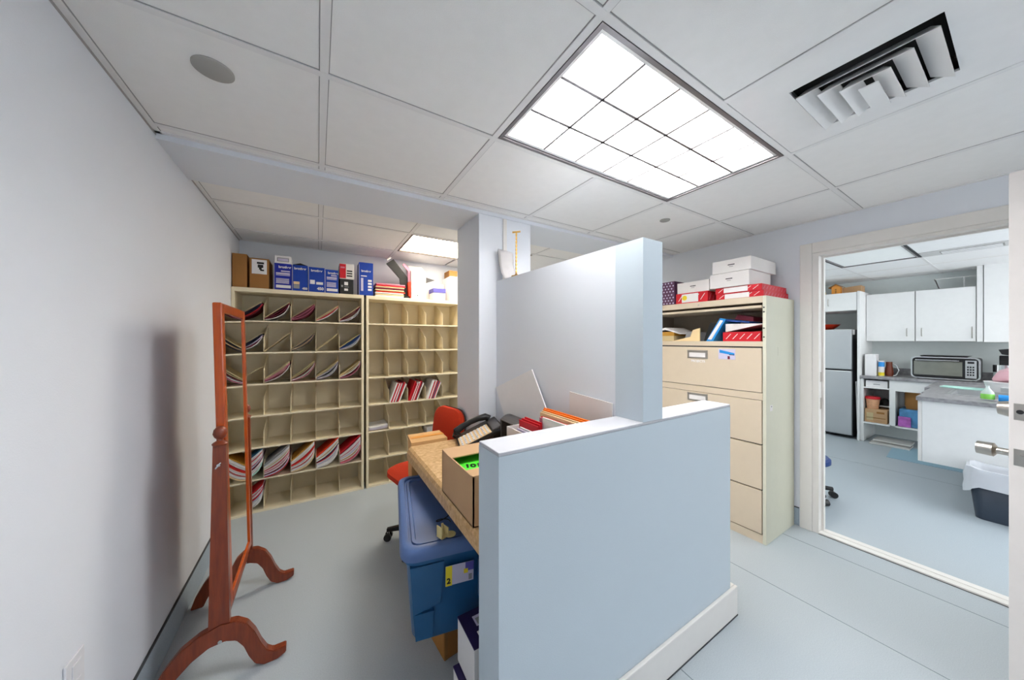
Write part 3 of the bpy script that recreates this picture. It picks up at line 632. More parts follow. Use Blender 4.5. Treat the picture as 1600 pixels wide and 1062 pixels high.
# small grey device and dark curved organiser
tag(MB().box(.972, 1.008, 1.61, 1.72, .743, .768, bev=.008, m=wallplate_m).build('network_box', None), 'small light grey device lying beside the telephone', 'device')
t = thing('desk_organizer', 'dark grey curved desk tray behind the telephone', 'organizer', (.95, 1.48, .7425))
arc = [(.905+.12*k/10, .90+.045*math.sin(PI*(.15+.8*k/10))) for k in range(11)]
MB().prism([(.905, 1.42, .743)]+[(x, 1.42, z) for x, z in arc]+[(1.025, 1.42, .743)], (0, .012, 0), m=dgrey_m).build('side', None, t)
MB().prism([(.905, 1.60, .743)]+[(x, 1.60, z) for x, z in arc]+[(1.025, 1.60, .743)], (0, .012, 0), m=dgrey_m).build('side', None, t)
MB().prism([(x, 1.432, z) for x, z in arc]+[(x, 1.432, z-.005) for x, z in arc[::-1]], (0, .168, 0), m=dgrey_m).build('curved_top', None, t)
# white file crate with hanging folders
t = thing('file_crate', 'low white file crate on the desk against the taller wall', 'crate', (.91, 1.16, .7425))
MB().box(.815, .820, .935, 1.385, .743, .945, m=offw_m).box(1.008, 1.012, .935, 1.385, .743, .945, m=offw_m).box(.82, 1.008, .935, .94, .743, .945, m=offw_m).box(.82, 1.008, 1.38, 1.385, .743, .945, m=offw_m).box(.82, 1.008, .94, 1.38, .743, .748, m=offw_m).build('crate_wall', None, t)
flist = [(.828, offw_m, .935, 1.33, .96), (.842, Li, .945, 1.33, .96), (.856, Wm, .950, 1.33, .96), (.866, red_m, .980, 1.35, 1.19), (.876, red_m, .988, 1.34, 1.19), (.886, red_m, .995, 1.33, 1.19), (.900, Wm, 1.018, 1.20, .96), (.912, pink_m, 1.008, 1.24, .96), (.922, red_m, 1.012, 1.24, .96),
         (.934, cream_m, 1.026, 1.265, .96), (.944, cream_m, 1.032, 1.265, .96), (.956, orange_m, 1.036, 1.27, .96), (.966, orange_m, 1.034, 1.28, .96), (.976, orange_m, 1.038, 1.29, .96), (.986, orange_m, 1.036, 1.28, .96), (.997, tan_m, 1.018, 1.20, .96)]
for i, (x, m, z, y1, y0) in enumerate(flist):
    o = MB().box(x, x+.006, y0, y1, .749, z, bev=.001, m=m, seg=1).build('hanging_folder', None)
    tag(o, '%s folder, %s from the left in the white file crate on the desk' % (m.name.split('_')[0], ORD[i]), 'folder', 'folders standing in the desk file crate')
# white board leaning on the wall, big envelope
def slab(name, P, nrm, th, m, label, cat):
    return tag(MB().prism(P, Vector(nrm)*th, m=m).build(name, m), label, cat)
slab('white_board', [(1.043, 1.482, 1.213), (1.030, 1.885, 1.060), (1.022, 1.657, .745), (1.022, 1.25, .745), (1.024, 1.19, .815)], (-1, 0, .03), .007, white_m, 'thin white board leaning askew against the wall behind the desk', 'board')
slab('white_envelope', [(1.066, .925, 1.112), (1.056, 1.180, 1.128), (1.054, 1.180, .745), (1.064, .925, .745)], (-1, 0, 0), .006, offw_m, 'large white envelope standing against the tall wall behind the crate', 'envelope')
# ---------------------------------------------------------------- under the desk
BR = math.radians(-11)
tb = thing('brown_box', 'brown cardboard box on the floor under the blue tote', 'box', (.4625, 1.315, 0), math.radians(6))
MB().box(0, .34, 0, .36, .001, .213, bev=.004, m=cardboard2_m).build('carton', None, tb, local=True)
MB().box(.002, .016, -.002, 0, .004, .20, m=kraft_m).build('torn_edge', None, tb, local=True)
t = thing('storage_tote', 'large blue lidded plastic storage tote under the desk edge', 'storage tote', (.262, 1.205, .2145), BR)
# local: x right, y back
w0, l0, H0 = .46, .69, .366
def rrect(x0, x1, y0, y1, r, z, n=5):
    P = []
    for cx, cy, a0 in ((x1-r, y0+r, -PI/2), (x1-r, y1-r, 0), (x0+r, y1-r, PI/2), (x0+r, y0+r, PI)):
        for k in range(n+1): a = a0+PI/2*k/n; P.append((cx+r*math.cos(a), cy+r*math.sin(a), z))
    return P
def loft(e, rings, m, cap0=True, cap1=True):
    tt = bmesh.new(); R_ = [[tt.verts.new(p) for p in r] for r in rings]
    for A, B in zip(R_, R_[1:]):
        for k in range(len(A)): tt.faces.new((A[k], A[(k+1) % len(A)], B[(k+1) % len(A)], B[k]))
    if cap0: tt.faces.new(R_[0][::-1])
    if cap1: tt.faces.new(R_[-1])
    bmesh.ops.recalc_face_normals(tt, faces=tt.faces); e._merge(tt, m, None); return e
e = MB()
loft(e, [rrect(.045, w0-.045, .045, l0-.045, .05, .001), rrect(.040, w0-.040, .040, l0-.040, .055, .006), rrect(.018, w0-.018, .018, l0-.018, .055, H0-.05), rrect(.008, w0-.008, .008, l0-.008, .055, H0-.048), rrect(.006, w0-.006, .006, l0-.006, .055, H0-.012)], tote_m)
e.build('body', None, t, smooth=True, local=True)
for xa, xb in ((.03, .155), (.33, .43)):
    MB().hexa([(xa+.022, .034, .012), (xb-.040, .034, .012), (xb-.040, .07, .012), (xa+.022, .07, .012), (xa+.012, .019, .125), (xb-.036, .019, .125), (xb-.036, .06, .125), (xa+.012, .06, .125)], m=tote_m).hexa([(xa+.012, .019, .125), (xb-.012, .019, .15), (xb-.012, .06, .15), (xa+.012, .06, .125), (xa, .003, H0-.05), (xb, .003, H0-.05), (xb, .05, H0-.05), (xa, .05, H0-.05)], m=tote_m).build('molded_corner', None, t, local=True)
e = MB(); H1 = H0+.018
loft(e, [rrect(-.004, w0+.004, -.004, l0+.004, .06, H0-.028), rrect(-.006, w0+.006, -.006, l0+.006, .06, H0-.004), rrect(.0, w0, 0, l0, .055, H1-.004), rrect(.006, w0-.006, .006, l0-.006, .05, H1), rrect(.026, w0-.026, .026, l0-.026, .045, H1), rrect(.028, w0-.028, .028, l0-.028, .042, H1-.012), rrect(.038, w0-.038, .038, l0-.038, .038, H1-.012), rrect(.040, w0-.040, .040, l0-.040, .036, H1-.004), rrect(.052, w0-.052, .052, l0-.052, .032, H1-.004), rrect(.056, w0-.056, .056, l0-.056, .030, H1-.012)], lid_m)
e.build('lid', None, t, smooth=True, local=True)
ls = MB().box(.130, .240, .0055, .0065, .215, .295, m=lilac_m).build('label_sticker', None, t, local=True)
ls.matrix_basis = Matrix.Translation((0, .004, 0)) @ Matrix.Rotation(math.radians(0), 4, 'X')
MB().box(.130, .155, .0035, .0045, .215, .295, m=yellow_m).build('label_band', None, ls, local=True)
MB().box(.207, .240, .0035, .0045, .260, .295, m=purple_m).box(.201, .217, .0030, .0040, .252, .270, m=yellow_m).box(.220, .233, .003, .004, .222, .245, m=grey_m).build('label_picture', None, ls, local=True)
o = text('2', .030, (0, 0, 0), FY, black_m, None, bold=.001); o.parent = ls; o.matrix_basis = Matrix.Translation((.142, .003, .235)) @ FY
# move the sticker out to the sloping front face
ls.matrix_basis = Matrix.Translation((.03, .0165, .0)) @ Matrix.Translation((0, 0, 0)) @ Matrix.Rotation(math.radians(4.2), 4, 'X')
MB().box(.29, .298, .004, .022, .14, .29, bev=.002, m=tote_m).build('rib', None, t, local=True)
LZ = .2145+H1+.0005
t = thing('plastic_clip', 'cream plastic clip with a round base lying on the tote lid', 'clip', (.43, 1.225, LZ), .3)
MB().lathe([(0, 0), (.021, 0), (.022, .003), (.012, .004), (0, .003)], (.022, -.012, 0), 20, m=clip_m).build('round_base', None, t, smooth=True, local=True)
MB().box(-.022, .014, -.016, .018, .0, .004, m=clip_m).box(-.022, -.018, -.016, .018, .004, .045, bev=.001, m=clip_m).box(.008, .012, -.016, .018, .004, .035, bev=.001, m=clip_m).build('bracket', None, t, local=True)
MB().cyl((-.005, .0, .004), (-.005, .004, .05), .006, .005, n=10, m=clip_m).build('peg', None, t, local=True)
tag(MB().tube([(.45+.035*math.cos(a)+.02*a*.3, 1.30+.02*math.sin(a*1.1)+.012*a, LZ+.004) for a in [k*.35 for k in range(22)]], .0022, 6, m=black_m).build('thin_black_cord', None, None, smooth=True), 'thin black cord curled on the tote lid', 'cord')
# indigo and white boxes
def indigo(z, dx, label, dy=0):
    t = thing('small_white_box', label, 'box', (.52+dx, 1.03+dy, z))
    x0, x1, y0, y1 = .433+dx, .60+dx, .975+dy, 1.125+dy
    MB().box(x0, x1, y0, y1, z, z+.160, bev=.002, m=offw_m).build('carton', None, t)
    MB().box(x0-.001, x1+.001, y0-.001, y1+.001, z+.160, z+.165, bev=.001, m=indigo_m).build('top', None, t)
    MB().box(x0+.045, x0+.125, y0+.075, y0+.12, z+.165, z+.1655, m=lilac_m).build('label', None, t)
    MB().box(x0+.052, x0+.090, y0+.080, y0+.108, z+.1655, z+.166, m=grey_m).build('barcode_block', None, t)
    MB().box(x0+.035, x0+.065, y0+.025, y0+.055, z+.165, z+.1655, m=offw_m).build('icon_sticker', None, t)
    return t
indigo(.001, -.002, 'white box with an indigo top on the floor, lower of the stacked pair')
indigo(.1670, .020, 'white box with an indigo top, upper of the stacked pair', .012)
# ---------------------------------------------------------------- office chair behind the desk
t = thing('office_chair', 'rust red office chair with a grey shell behind the desk', 'chair', (.655, 2.215, 0), math.radians(200))
# local: +x is where the sitter faces
t.rotation_euler = (0, 0, math.radians(192))
for k in range(5):
    a = 2*PI*k/5+.62; c_, s_ = math.cos(a), math.sin(a)
    MB().hexa([(.03*c_-.018*s_, .03*s_+.018*c_, .075), (.03*c_+.018*s_, .03*s_-.018*c_, .075), (.27*c_+.012*s_, .27*s_-.012*c_, .06), (.27*c_-.012*s_, .27*s_+.012*c_, .06), (.03*c_-.018*s_, .03*s_+.018*c_, .12), (.03*c_+.018*s_, .03*s_-.018*c_, .12), (.27*c_+.012*s_, .27*s_-.012*c_, .08), (.27*c_-.012*s_, .27*s_+.012*c_, .08)], m=black_m).build('base_arm', None, t, local=True)
    MB().cyl((.262*c_-.012*s_, .262*s_+.012*c_, .026), (.262*c_-.028*s_, .262*s_+.028*c_, .026), .025, n=16, m=black_m).cyl((.262*c_+.012*s_, .262*s_-.012*c_, .026), (.262*c_+.028*s_, .262*s_-.028*c_, .026), .025, n=16, m=black_m).cyl((.262*c_, .262*s_, .02), (.262*c_, .262*s_, .07), .009, n=8, m=chrome_m).build('caster', None, t, local=True)
MB().cyl((0, 0, .09), (0, 0, .42), .028, .02, n=16, m=black_m).build('gas_column', None, t, local=True)
e = MB(); loft(e, [rrect(-.20, .21, -.21, .21, .10, .425), rrect(-.215, .23, -.225, .225, .12, .445), rrect(-.215, .23, -.225, .225, .12, .475), rrect(-.19, .205, -.20, .20, .10, .49)], chairred_m); e.build('seat', None, t, smooth=True, local=True)
MB().box(-.18, .18, -.18, .18, .41, .428, bev=.004, m=shell_m).build('seat_pan', None, t, local=True)
BM = Matrix.Translation((-.185, 0, .70)) @ Matrix.Rotation(-math.radians(8), 4, 'Y') @ Matrix(((0, 0, 1, 0), (1, 0, 0, 0), (0, 1, 0, 0), (0, 0, 0, 1)))
def ring2(w, h, r, d): return [BM @ Vector(p) for p in rrect(-w, w, -h, h, r, d)]
e = MB(); loft(e, [ring2(.17, .165, .08, -.005), ring2(.185, .18, .10, .015), ring2(.18, .175, .10, .04), ring2(.13, .13, .09, .06)], chairred_m); e.build('backrest', None, t, smooth=True, local=True)
e = MB(); loft(e, [ring2(.15, .15, .08, -.03), ring2(.18, .178, .10, -.012), ring2(.186, .182, .10, -.003)], shell_m); e.build('back_shell', None, t, smooth=True, local=True)
MB().tube([(-.10, 0, .415), (-.20, 0, .41), (-.235, 0, .45), (-.225, 0, .62)], .016, 8, m=black_m).build('back_support', None, t, smooth=True, local=True)
t = thing('taped_box', 'pale cardboard box with orange tape standing beyond the desk end', 'box', (.60, 2.03, .4915))
MB().hexa([(.486, 1.955, .4915), (.712, 1.955, .4915), (.717, 2.135, .4915), (.507, 2.135, .4915), (.483, 1.955, .757), (.709, 1.955, .757), (.717, 2.14, .757), (.505, 2.14, .757)], m=kraftpale_m).build('carton', None, t)
MB().box(.50, .715, 2.035, 2.075, .7575, .7585, m=tape_m).build('orange_tape', None, t)
# ---------------------------------------------------------------- brass stand and bag on top of the tall wall
t = thing('brass_stand', 'slim brass stand with a twisted stem on top of the tall wall', 'stand', (1.070, 1.70, 1.7785))
MB().lathe([(0, 0), (.030, 0), (.030, .006), (.010, .012), (.006, .02)], (1.070, 1.70, 1.7785), 20, m=brass_m, sx=1, sy=1.2).build('base', None, t, smooth=True)
for k in range(11):
    z = 1.7985+k*.0235
    MB().lathe([(.003, 0), (.0055, .006), (.0055, .016), (.003, .0235)], (1.070, 1.70, z), 8, m=brass_m).build('stem_segment', None, t, smooth=True)
MB().cyl((1.050, 1.715, 2.060), (1.092, 1.685, 2.064), .0055, n=10, m=brass_m).build('cross_bar', None, t)
t = thing('plastic_pouch', 'crumpled clear plastic pouch propped at the column above the tall wall', 'bag', (1.06, 1.80, 1.7785))
P = []
e = MB(); tt = bmesh.new(); nx, nz = 6, 10; vs = []
for j in range(nz+1):
    for i in range(nx+1):
        fx = i/nx; fz = j/nz; th = .014*math.sin(PI*fx)+.012*random.random()
        vs.append(tt.verts.new((1.038+.105*fx+(.02*(1-fz)**2-.014)*(1-fx), 1.862-th-.045*(1-fz)*(1-fz), 1.780+.205*fz+.004*random.random()-(.014*fx*fz))))
for j in range(nz):
    for i in range(nx): a = j*(nx+1)+i; tt.faces.new((vs[a], vs[a+1], vs[a+nx+2], vs[a+nx+1]))
e._merge(tt, bag_m, None); o = e.build('pouch_film', None, t, smooth=True)
md = o.modifiers.new('thickness', 'SOLIDIFY'); md.thickness = .004
# ---------------------------------------------------------------- lateral file cabinet
t = thing('lateral_file_cabinet', 'tall beige lateral file cabinet with its top drawer open, against the right wall', 'file cabinet', (2.8, 1.42, 0))
cx0, cx1, cy0, cy1, ch = 2.566, 3.042, .930, 1.885, 1.68
MB().box(cx0, cx1, cy0, cy0+.022, 0, ch, bev=.003, m=cabs_m).build('side_panel', None, t)
MB().box(cx0, cx1, cy1-.022, cy1, 0, ch, bev=.003, m=cabs_m).build('side_panel', None, t)
MB().box(cx0, cx1, cy0+.022, cy1-.022, ch-.045, ch, bev=.002, m=cab_m).build('top_panel', None, t)
MB().box(cx1-.01, cx1, cy0+.022, cy1-.022, 0, ch-.045, m=cabin_m).build('back_panel', None, t)
MB().box(cx0+.004, cx1-.01, cy0+.022, cy1-.022, 1.335, 1.37, m=cab_m).build('shelf', None, t)
MB().box(cx0+.004, cx0+.02, cy0+.022, cy1-.022, .0, .058, m=cab_m).build('plinth', None, t)
MB().box(cx0+.01, cx0+.40, cy0+.03, cy1-.03, 1.600, 1.618, bev=.002, m=cab_m).build('flipped_up_door', None, t)
MB().box(cx0+.012, cx1-.02, cy0+.0225, cy0+.026, 1.385, 1.60, m=cabin_m).build('slide_rail', None, t)
MB().box(cx0+.012, cx1-.02, cy1-.026, cy1-.0225, 1.385, 1.60, m=cabin_m).build('slide_rail', None, t)
e = MB()
for z in (1.40, 1.46, 1.57, 1.60): e.cyl((cx0+.002, cy0+.014, z), (cx0-.001, cy0+.014, z), .005, n=8, m=black_m)
e.build('rivet', None, t)
def drawer(z0, z1, hz=None):
    d = MB().box(cx0-.002, cx0+.018, cy0+.026, cy1-.026, z0, z1, bev=.003, m=cab_m).build('drawer_front', None, t)
    if hz:
        h = MB().box(cx0-.006, cx0-.0022, 1.305, 1.46, hz-.033, hz+.033, m=nickel_m).box(cx0-.009, cx0-.006, 1.32, 1.445, hz-.022, hz+.012, m=offw_m).box(cx0-.012, cx0-.006, 1.305, 1.46, hz+.020, hz+.033, bev=.002, m=nickel_m)
        h.build('handle', None, d)
    return d
d2 = drawer(1.022, 1.325, 1.268)
drawer(.672, .968, .930); drawer(.365, .664); drawer(.064, .357)
MB().box(cx0+.0, cx0+.018, cy0+.022, cy1-.022, .972, 1.018, m=cab_m).box(cx0+.016, cx0+.02, cy0+.022, cy1-.022, .06, 1.335, m=line_m).build('rail', None, t)
text('PROJECTS', .024, (cx0-.003, 1.378, 1.213), FX, white_m, d2, bold=.0006)
s_ = MB().box(cx0-.0034, cx0-.0022, 1.115, 1.228, 1.238, 1.314, m=lilac_m).build('sticker', None, d2)
MB().hexa([(cx0-.0040, 1.22, 1.285), (cx0-.0040, 1.12, 1.268), (cx0-.0036, 1.12, 1.268), (cx0-.0036, 1.22, 1.285), (cx0-.0040, 1.22, 1.308), (cx0-.0040, 1.12, 1.285), (cx0-.0036, 1.12, 1.285), (cx0-.0036, 1.22, 1.308)], m=bluesoap_m).box(cx0-.0042, cx0-.0036, 1.12, 1.155, 1.270, 1.275, m=navy_m).box(cx0-.0042, cx0-.0036, 1.15, 1.165, 1.240, 1.262, m=maroon_m).build('sticker_picture', None, s_)
MB().box(2.75, 2.80, cy0-.001, cy0-.0001, 1.27, 1.33, m=cabs_m).box(2.62, 2.66, cy0-.0012, cy0-.0002, .895, .935, m=offw_m).box(2.635, 2.648, cy0-.0018, cy0-.0012, .922, .928, m=dgrey_m).build('side_sticker', None, t)
MB().cyl((cx0-.0005, 1.375, 1.655), (cx0-.003, 1.375, 1.655), .007, n=12, m=nickel_m).build('lock', None, t)
# striped stationery boxes
def striped(label, x0, x1, y0, y1, z0, z1, lab=True, group=None, name='striped_box'):
    t = thing(name, label, 'box', ((x0+x1)/2, (y0+y1)/2, z0), 0, group)
    MB().box(x0, x1, y0, y1, z0, z1, bev=.002, m=red_m).build('carton', None, t)
    e = MB(); n = int((y1-y0)/.045); hh = z1-z0
    for i in range(n):
        y = y1-.02-i*.045
        ya_ = y; yb_ = y-.032
        if yb_ < y0+.004: continue
        e.prism([(x0-.001, ya_, z0+hh*.25), (x0-.001, ya_-.005, z0+hh*.25), (x0-.001, yb_-.005, z0+hh*.80), (x0-.001, yb_, z0+hh*.80)], (.0006, 0, 0), m=white_m)
    e.build('stripe_print', None, t); e = MB(); n = int((x1-x0)/.05)
    for i in range(n):
        x = x0+.02+i*.05
        e.prism([(x, y0-.001, z0+hh*.2), (x+.005, y0-.001, z0+hh*.2), (x+.033, y0-.001, z0+hh*.8), (x+.028, y0-.001, z0+hh*.8)], (0, .0006, 0), m=pink_m)
    e.build('stripe_print', None, t)
    if lab:
        MB().box(x0-.0022, x0-.0012, y0+(y1-y0)*.28, y0+(y1-y0)*.80, z0+hh*.10, z0+hh*.9, m=white_m).build('label', None, t)
    return t
ctop = ch+.0005
t = striped('red striped box with a yellow dot label under a white carton', 2.59, 2.95, 1.318, 1.575, ctop, ctop+.085)
MB().cyl((2.5868, 1.50, ctop+.045), (2.5876, 1.50, ctop+.045), .020, n=20, m=yellow_m).build('yellow_dot', None, t)
def wbox(label, x0, x1, y0, y1, z0, z1):
    t = thing('white_carton', label, 'box', ((x0+x1)/2, (y0+y1)/2, z0))
    MB().box(x0, x1, y0, y1, z0, z1, bev=.002, m=offw_m).build('carton', None, t)
    zc = (z0+z1)/2; yc = (y0+y1)/2
    MB().box(x0-.0008, x0-.0001, yc-.025, yc+.02, zc+.004, zc+.011, m=dgrey_m).box(x0-.0008, x0-.0001, yc-.015, yc+.012, zc-.008, zc-.004, m=grey_m).build('small_print', None, t)
    return t
wbox('white carton on the left red striped box, on the cabinet', 2.60, 2.96, 1.312, 1.57, ctop+.086, ctop+.175)
striped('red striped box resting on the cabinet, lower of the right pair', 2.60, 3.02, .958, 1.262, ctop, ctop+.044)
striped('red striped box under two white cartons, upper of the right pair', 2.60, 3.015, .968, 1.268, ctop+.045, ctop+.090)
wbox('white carton second from the top of the pile on the cabinet', 2.585, 2.94, 1.038, 1.300, ctop+.091, ctop+.197)
wbox('white carton at the very top of the pile on the cabinet', 2.58, 2.99, 1.024, 1.280, ctop+.198, ctop+.290)
for i, lb in enumerate(('purple dotted carton on the cabinet behind the tall wall edge, lower one', 'purple dotted carton on the cabinet behind the tall wall edge, upper one')):
    z0 = ctop+i*.1005; t = thing('dotted_carton', lb, 'box', (2.7, 1.68, z0))
    MB().box(2.59, 2.86, 1.588, 1.80, z0, z0+.1, bev=.002, m=mat('plum_card', (96, 60, 92), .6)).build('carton', None, t)
    e = MB()
    for a in range(7):
        for b in range(4): e.cyl((2.5895, 1.60+a*.028+(b % 2)*.014, z0+.014+b*.024), (2.5888, 1.60+a*.028+(b % 2)*.014, z0+.014+b*.024), .0065, n=8, m=lilac_m)
    e.build('dot_print', None, t)
# contents of the open drawer
sz = 1.3705
striped('red striped box lying in the open top drawer', 2.60, 2.95, .975, 1.215, sz, sz+.068, lab=False)
tag(MB().hexa([(2.62, .97, sz+.120), (2.95, .97, sz+.120), (2.95, 1.205, sz+.069), (2.62, 1.205, sz+.069), (2.62, .97, sz+.124), (2.95, .97, sz+.124), (2.95, 1.205, sz+.130), (2.62, 1.205, sz+.130)], m=offw_m).build('paper_pile', None), 'white paper pile lying on the striped box in the open drawer', 'paper')
tb_ = thing('blue_binder', 'light blue binder leaning in the open top drawer', 'binder', (2.75, 1.27, sz))
MB().prism([(2.60, 1.335, sz), (2.60, 1.285, sz), (2.60, 1.195, sz+.165), (2.60, 1.235, sz+.175)], (.26, 0, 0), m=bluesoap_m).build('cover', None, tb_)
MB().prism([(2.598, 1.322, sz+.015), (2.598, 1.296, sz+.012), (2.598, 1.212, sz+.155), (2.598, 1.232, sz+.160)], (.0015, 0, 0), m=white_m).build('spine_label', None, tb_)
tag(MB().hexa([(2.62, 1.05, sz+.130), (2.86, 1.05, sz+.130), (2.86, 1.20, sz+.150), (2.62, 1.20, sz+.150), (2.62, 1.05, sz+.142), (2.86, 1.05, sz+.142), (2.86, 1.20, sz+.163), (2.62, 1.20, sz+.163)], m=azure_m).build('blue_folder', None), 'blue folder lying from the binder over the white paper', 'folder')
tag(MB().hexa([(2.68, 1.05, sz+.145), (2.90, 1.05, sz+.145), (2.90, 1.17, sz+.165), (2.68, 1.17, sz+.165), (2.68, 1.05, sz+.175), (2.90, 1.05, sz+.175), (2.90, 1.15, sz+.200), (2.68, 1.15, sz+.200)], m=maroon_m).build('maroon_folder', None), 'dark red folder on top of the blue folder in the drawer', 'folder')
tag(MB().prism([(2.64, 1.375, sz), (2.64, 1.345, sz), (2.64, 1.262, sz+.14), (2.64, 1.325, sz+.145)], (.24, 0, 0), m=black_m).build('black_binder', None), 'black binder leaning behind the light blue binder', 'binder')
tag(MB().prism([(2.60, 1.62, sz), (2.60, 1.385, sz), (2.60, 1.385, sz+.105), (2.60, 1.44, sz+.09), (2.60, 1.46, sz+.035)], (.012, 0, 0), m=manila_m).build('manila_envelope', None), 'creased manila envelope in the open top drawer', 'envelope')
tag(MB().prism([(2.66, 1.55, sz), (2.66, 1.42, sz), (2.66, 1.44, sz+.075), (2.66, 1.52, sz+.08)], (.15, 0, 0), m=grey_m).build('grey_pouch', None), 'grey pouch behind the manila envelope in the drawer', 'pouch')
t = thing('form_box', 'tan and yellow box under loose white sheets in the drawer', 'box', (2.70, 1.70, sz))
MB().box(2.60, 2.86, 1.60, 1.78, sz, sz+.045, bev=.002, m=tan_m).build('carton', None, t); MB().box(2.598, 2.862, 1.598, 1.782, sz+.045, sz+.08, bev=.002, m=mustard_m).build('lid', None, t)
tag(MB().prism([(2.59, 1.81, sz+.085), (2.59, 1.67, sz+.118), (2.59, 1.54, sz+.062), (2.59, 1.54, sz+.058), (2.59, 1.67, sz+.098), (2.59, 1.81, sz+.081)], (.28, 0, 0), m=white_m).build('loose_sheets', None), 'bent white sheets draped over the yellow box', 'paper')
# ---------------------------------------------------------------- kitchen beyond the door
KC = 2.255
struct('wall_kitchen', MB().box(KX, KX+.12, -2.6, 2.5, 0, KC+.2, m=kwall_m))
struct('wall_kitchen_left', MB().box(WR+.12, KX, 2.3, 2.42, 0, KC+.2, m=kwall_m))
struct('wall_kitchen_right', MB().box(WR+.12, KX, -2.6, -2.48, 0, .4, m=kwall_m).box(WR+.12, KX, -2.6, -2.48, 2.15, KC+.2, m=kwall_m).box(WR+.12, 3.3, -2.6, -2.48, .4, 2.15, m=kwall_m).box(6.85, KX, -2.6, -2.48, .4, 2.15, m=kwall_m))
struct('added_window_2', MB().box(3.3, 6.85, -2.56, -2.5, .4, .44, m=trim_m).box(3.3, 6.85, -2.56, -2.5, 2.11, 2.15, m=trim_m).box(5.08, 5.12, -2.56, -2.5, .4, 2.15, m=trim_m))  # unseen window, added and enlarged to brighten the kitchen ceiling
mb = MB(); kx = [3.176, 3.72, 4.33, 5.44, 6.05, 6.66, KX]; ky = [-2.48, -1.82, -1.21, -.60, .005, .615, 1.205, 1.82, 2.3]
for i in range(len(kx)-1):
    for j in range(len(ky)-1):
        if (i, j) in ((2, 5), (2, 2)): continue
        mb.box(kx[i]+.008, kx[i+1]-.008, ky[j]+.008, ky[j+1]-.008, KC, KC+.015, bev=.002, m=mat('kitchen_ceiling_tile', (247, 247, 247), .9), seg=1)
mb.box(3.176, KX, -2.48, 2.3, KC+.15, KC+.16, m=ceil_m)
struct('ceiling_kitchen', mb)
mb = MB()
for x in kx[1:-1]: mb.box(x-.01, x+.01, -2.48, 2.3, KC-.002, KC+.01, m=trim_m)
for y in ky[1:-1]: mb.box(3.176, 4.33, y-.01, y+.01, KC-.002, KC+.01, m=trim_m).box(5.44, KX, y-.01, y+.01, KC-.0025, KC+.01, m=grid_m); 
for y in (.615, 1.205): mb.box(4.33, 5.44, y-.004, y+.004, KC-.003, KC-.0005, m=line_m)
struct('trim_8', mb)
troffer('pale recessed ceiling light in the kitchen beyond the door', 4.345, 5.425, .625, 1.195, 1, 1, mat('soft_lit_kitchen_panel', (226, 230, 230), .5, emit=(.95, 1, 1), estr=.12), frame_m, louver=False, z=KC)
troffer('added unseen ceiling light brightening the kitchen, past the door leaf', 4.345, 5.425, -1.20, -.61, 6, 3, litk_m, frame_m, louver=False, z=KC)  # this lamp and the next two are added out of view as kitchen fill
troffer('added unseen ceiling light brightening the kitchen, just inside the doorway', 3.74, 4.32, -.59, -.01, 3, 3, litk_m, frame_m, louver=False, z=KC)
troffer('added unseen ceiling light brightening the kitchen, in its far corner', 4.345, 5.425, 1.50, 1.81, 1, 1, litk_m, frame_m, louver=False, z=KC-.012)
t = thing('kitchen_ceiling_vent', 'long white ceiling vent in the kitchen', 'vent', (5.35, .3, KC))
MB().box(5.16, 5.43, .02, .60, KC-.006, KC-.001, m=mat('vent_grey', (206, 205, 204), .5)).build('vent_plate', None, t)
for i in range(3): MB().box(5.23+i*.055, 5.245+i*.055, .14, .47, KC-.02, KC-.006, m=louver_m).build('blade', None, t)
MB().box(5.215, 5.375, .13, .48, KC-.008, KC-.0062, m=mat('vent_shadow', (150, 148, 146), .6)).build('duct_opening', None, t)
# fridge
t = thing('refrigerator', 'stainless steel top-freezer refrigerator at the left of the kitchen', 'refrigerator', (6.65, 1.68, 0))
MB().box(6.38, 6.96, 1.312, 2.03, .03, 1.53, bev=.004, m=steelside_m).build('body', None, t)
MB().box(6.335, 6.378, 1.312, 2.03, .05, .945, bev=.006, m=steel_m).build('door', None, t)
MB().box(6.335, 6.378, 1.312, 2.03, .968, 1.53, bev=.006, m=steel_m).build('freezer_door', None, t)
MB().box(6.35, 6.40, 1.32, 2.02, .945, .968, m=black_m).build('handle_recess', None, t)
MB().box(6.375, 6.42, 1.295, 1.311, 1.455, 1.525, bev=.002, m=offw_m).build('hinge_cover', None, t)
t = thing('red_tray', 'shallow red bowl on top of the refrigerator', 'bowl', (6.6, 1.62, 1.5305))
MB().lathe([(.0, 0), (.10, 0), (.15, .04), (.185, .078), (.178, .078), (.14, .04), (.09, .008), (0, .008)], (6.56, 1.66, 1.5305), 28, m=redbowl_m).build('bowl', None, t, smooth=True)
def pull(y, z, x, parent, L=.10):
    MB().tube([(x, y, z-L/2), (x-.022, y, z-L/2), (x-.028, y, z-L/2+.012), (x-.028, y, z+L/2-.012), (x-.022, y, z+L/2), (x, y, z+L/2)], .0045, 6, m=nickel_m).build('handle', None, parent, smooth=True)
t = thing('over_fridge_cabinet', 'white cabinet above the refrigerator', 'cabinet', (6.67, 1.75, 1.79))
MB().box(6.36, KX-.002, 1.262, 2.2, 1.792, 2.045, bev=.002, m=cabw_m).build('body', None, t)
d = MB().box(6.342, 6.359, 1.266, 2.196, 1.795, 2.042, bev=.002, m=cabw_m).build('door', None, t); pull(1.55, 1.92, 6.342, d, .09)
tag(MB().box(6.34, KX-.002, 1.236, 1.2605, .001, 2.055, bev=.002, m=cabw_m).build('tall_end_panel', None), 'tall white panel between the refrigerator and the counter', 'panel')
for i, (y, a) in enumerate(((1.275, .02), (1.300, .035))):
    pass
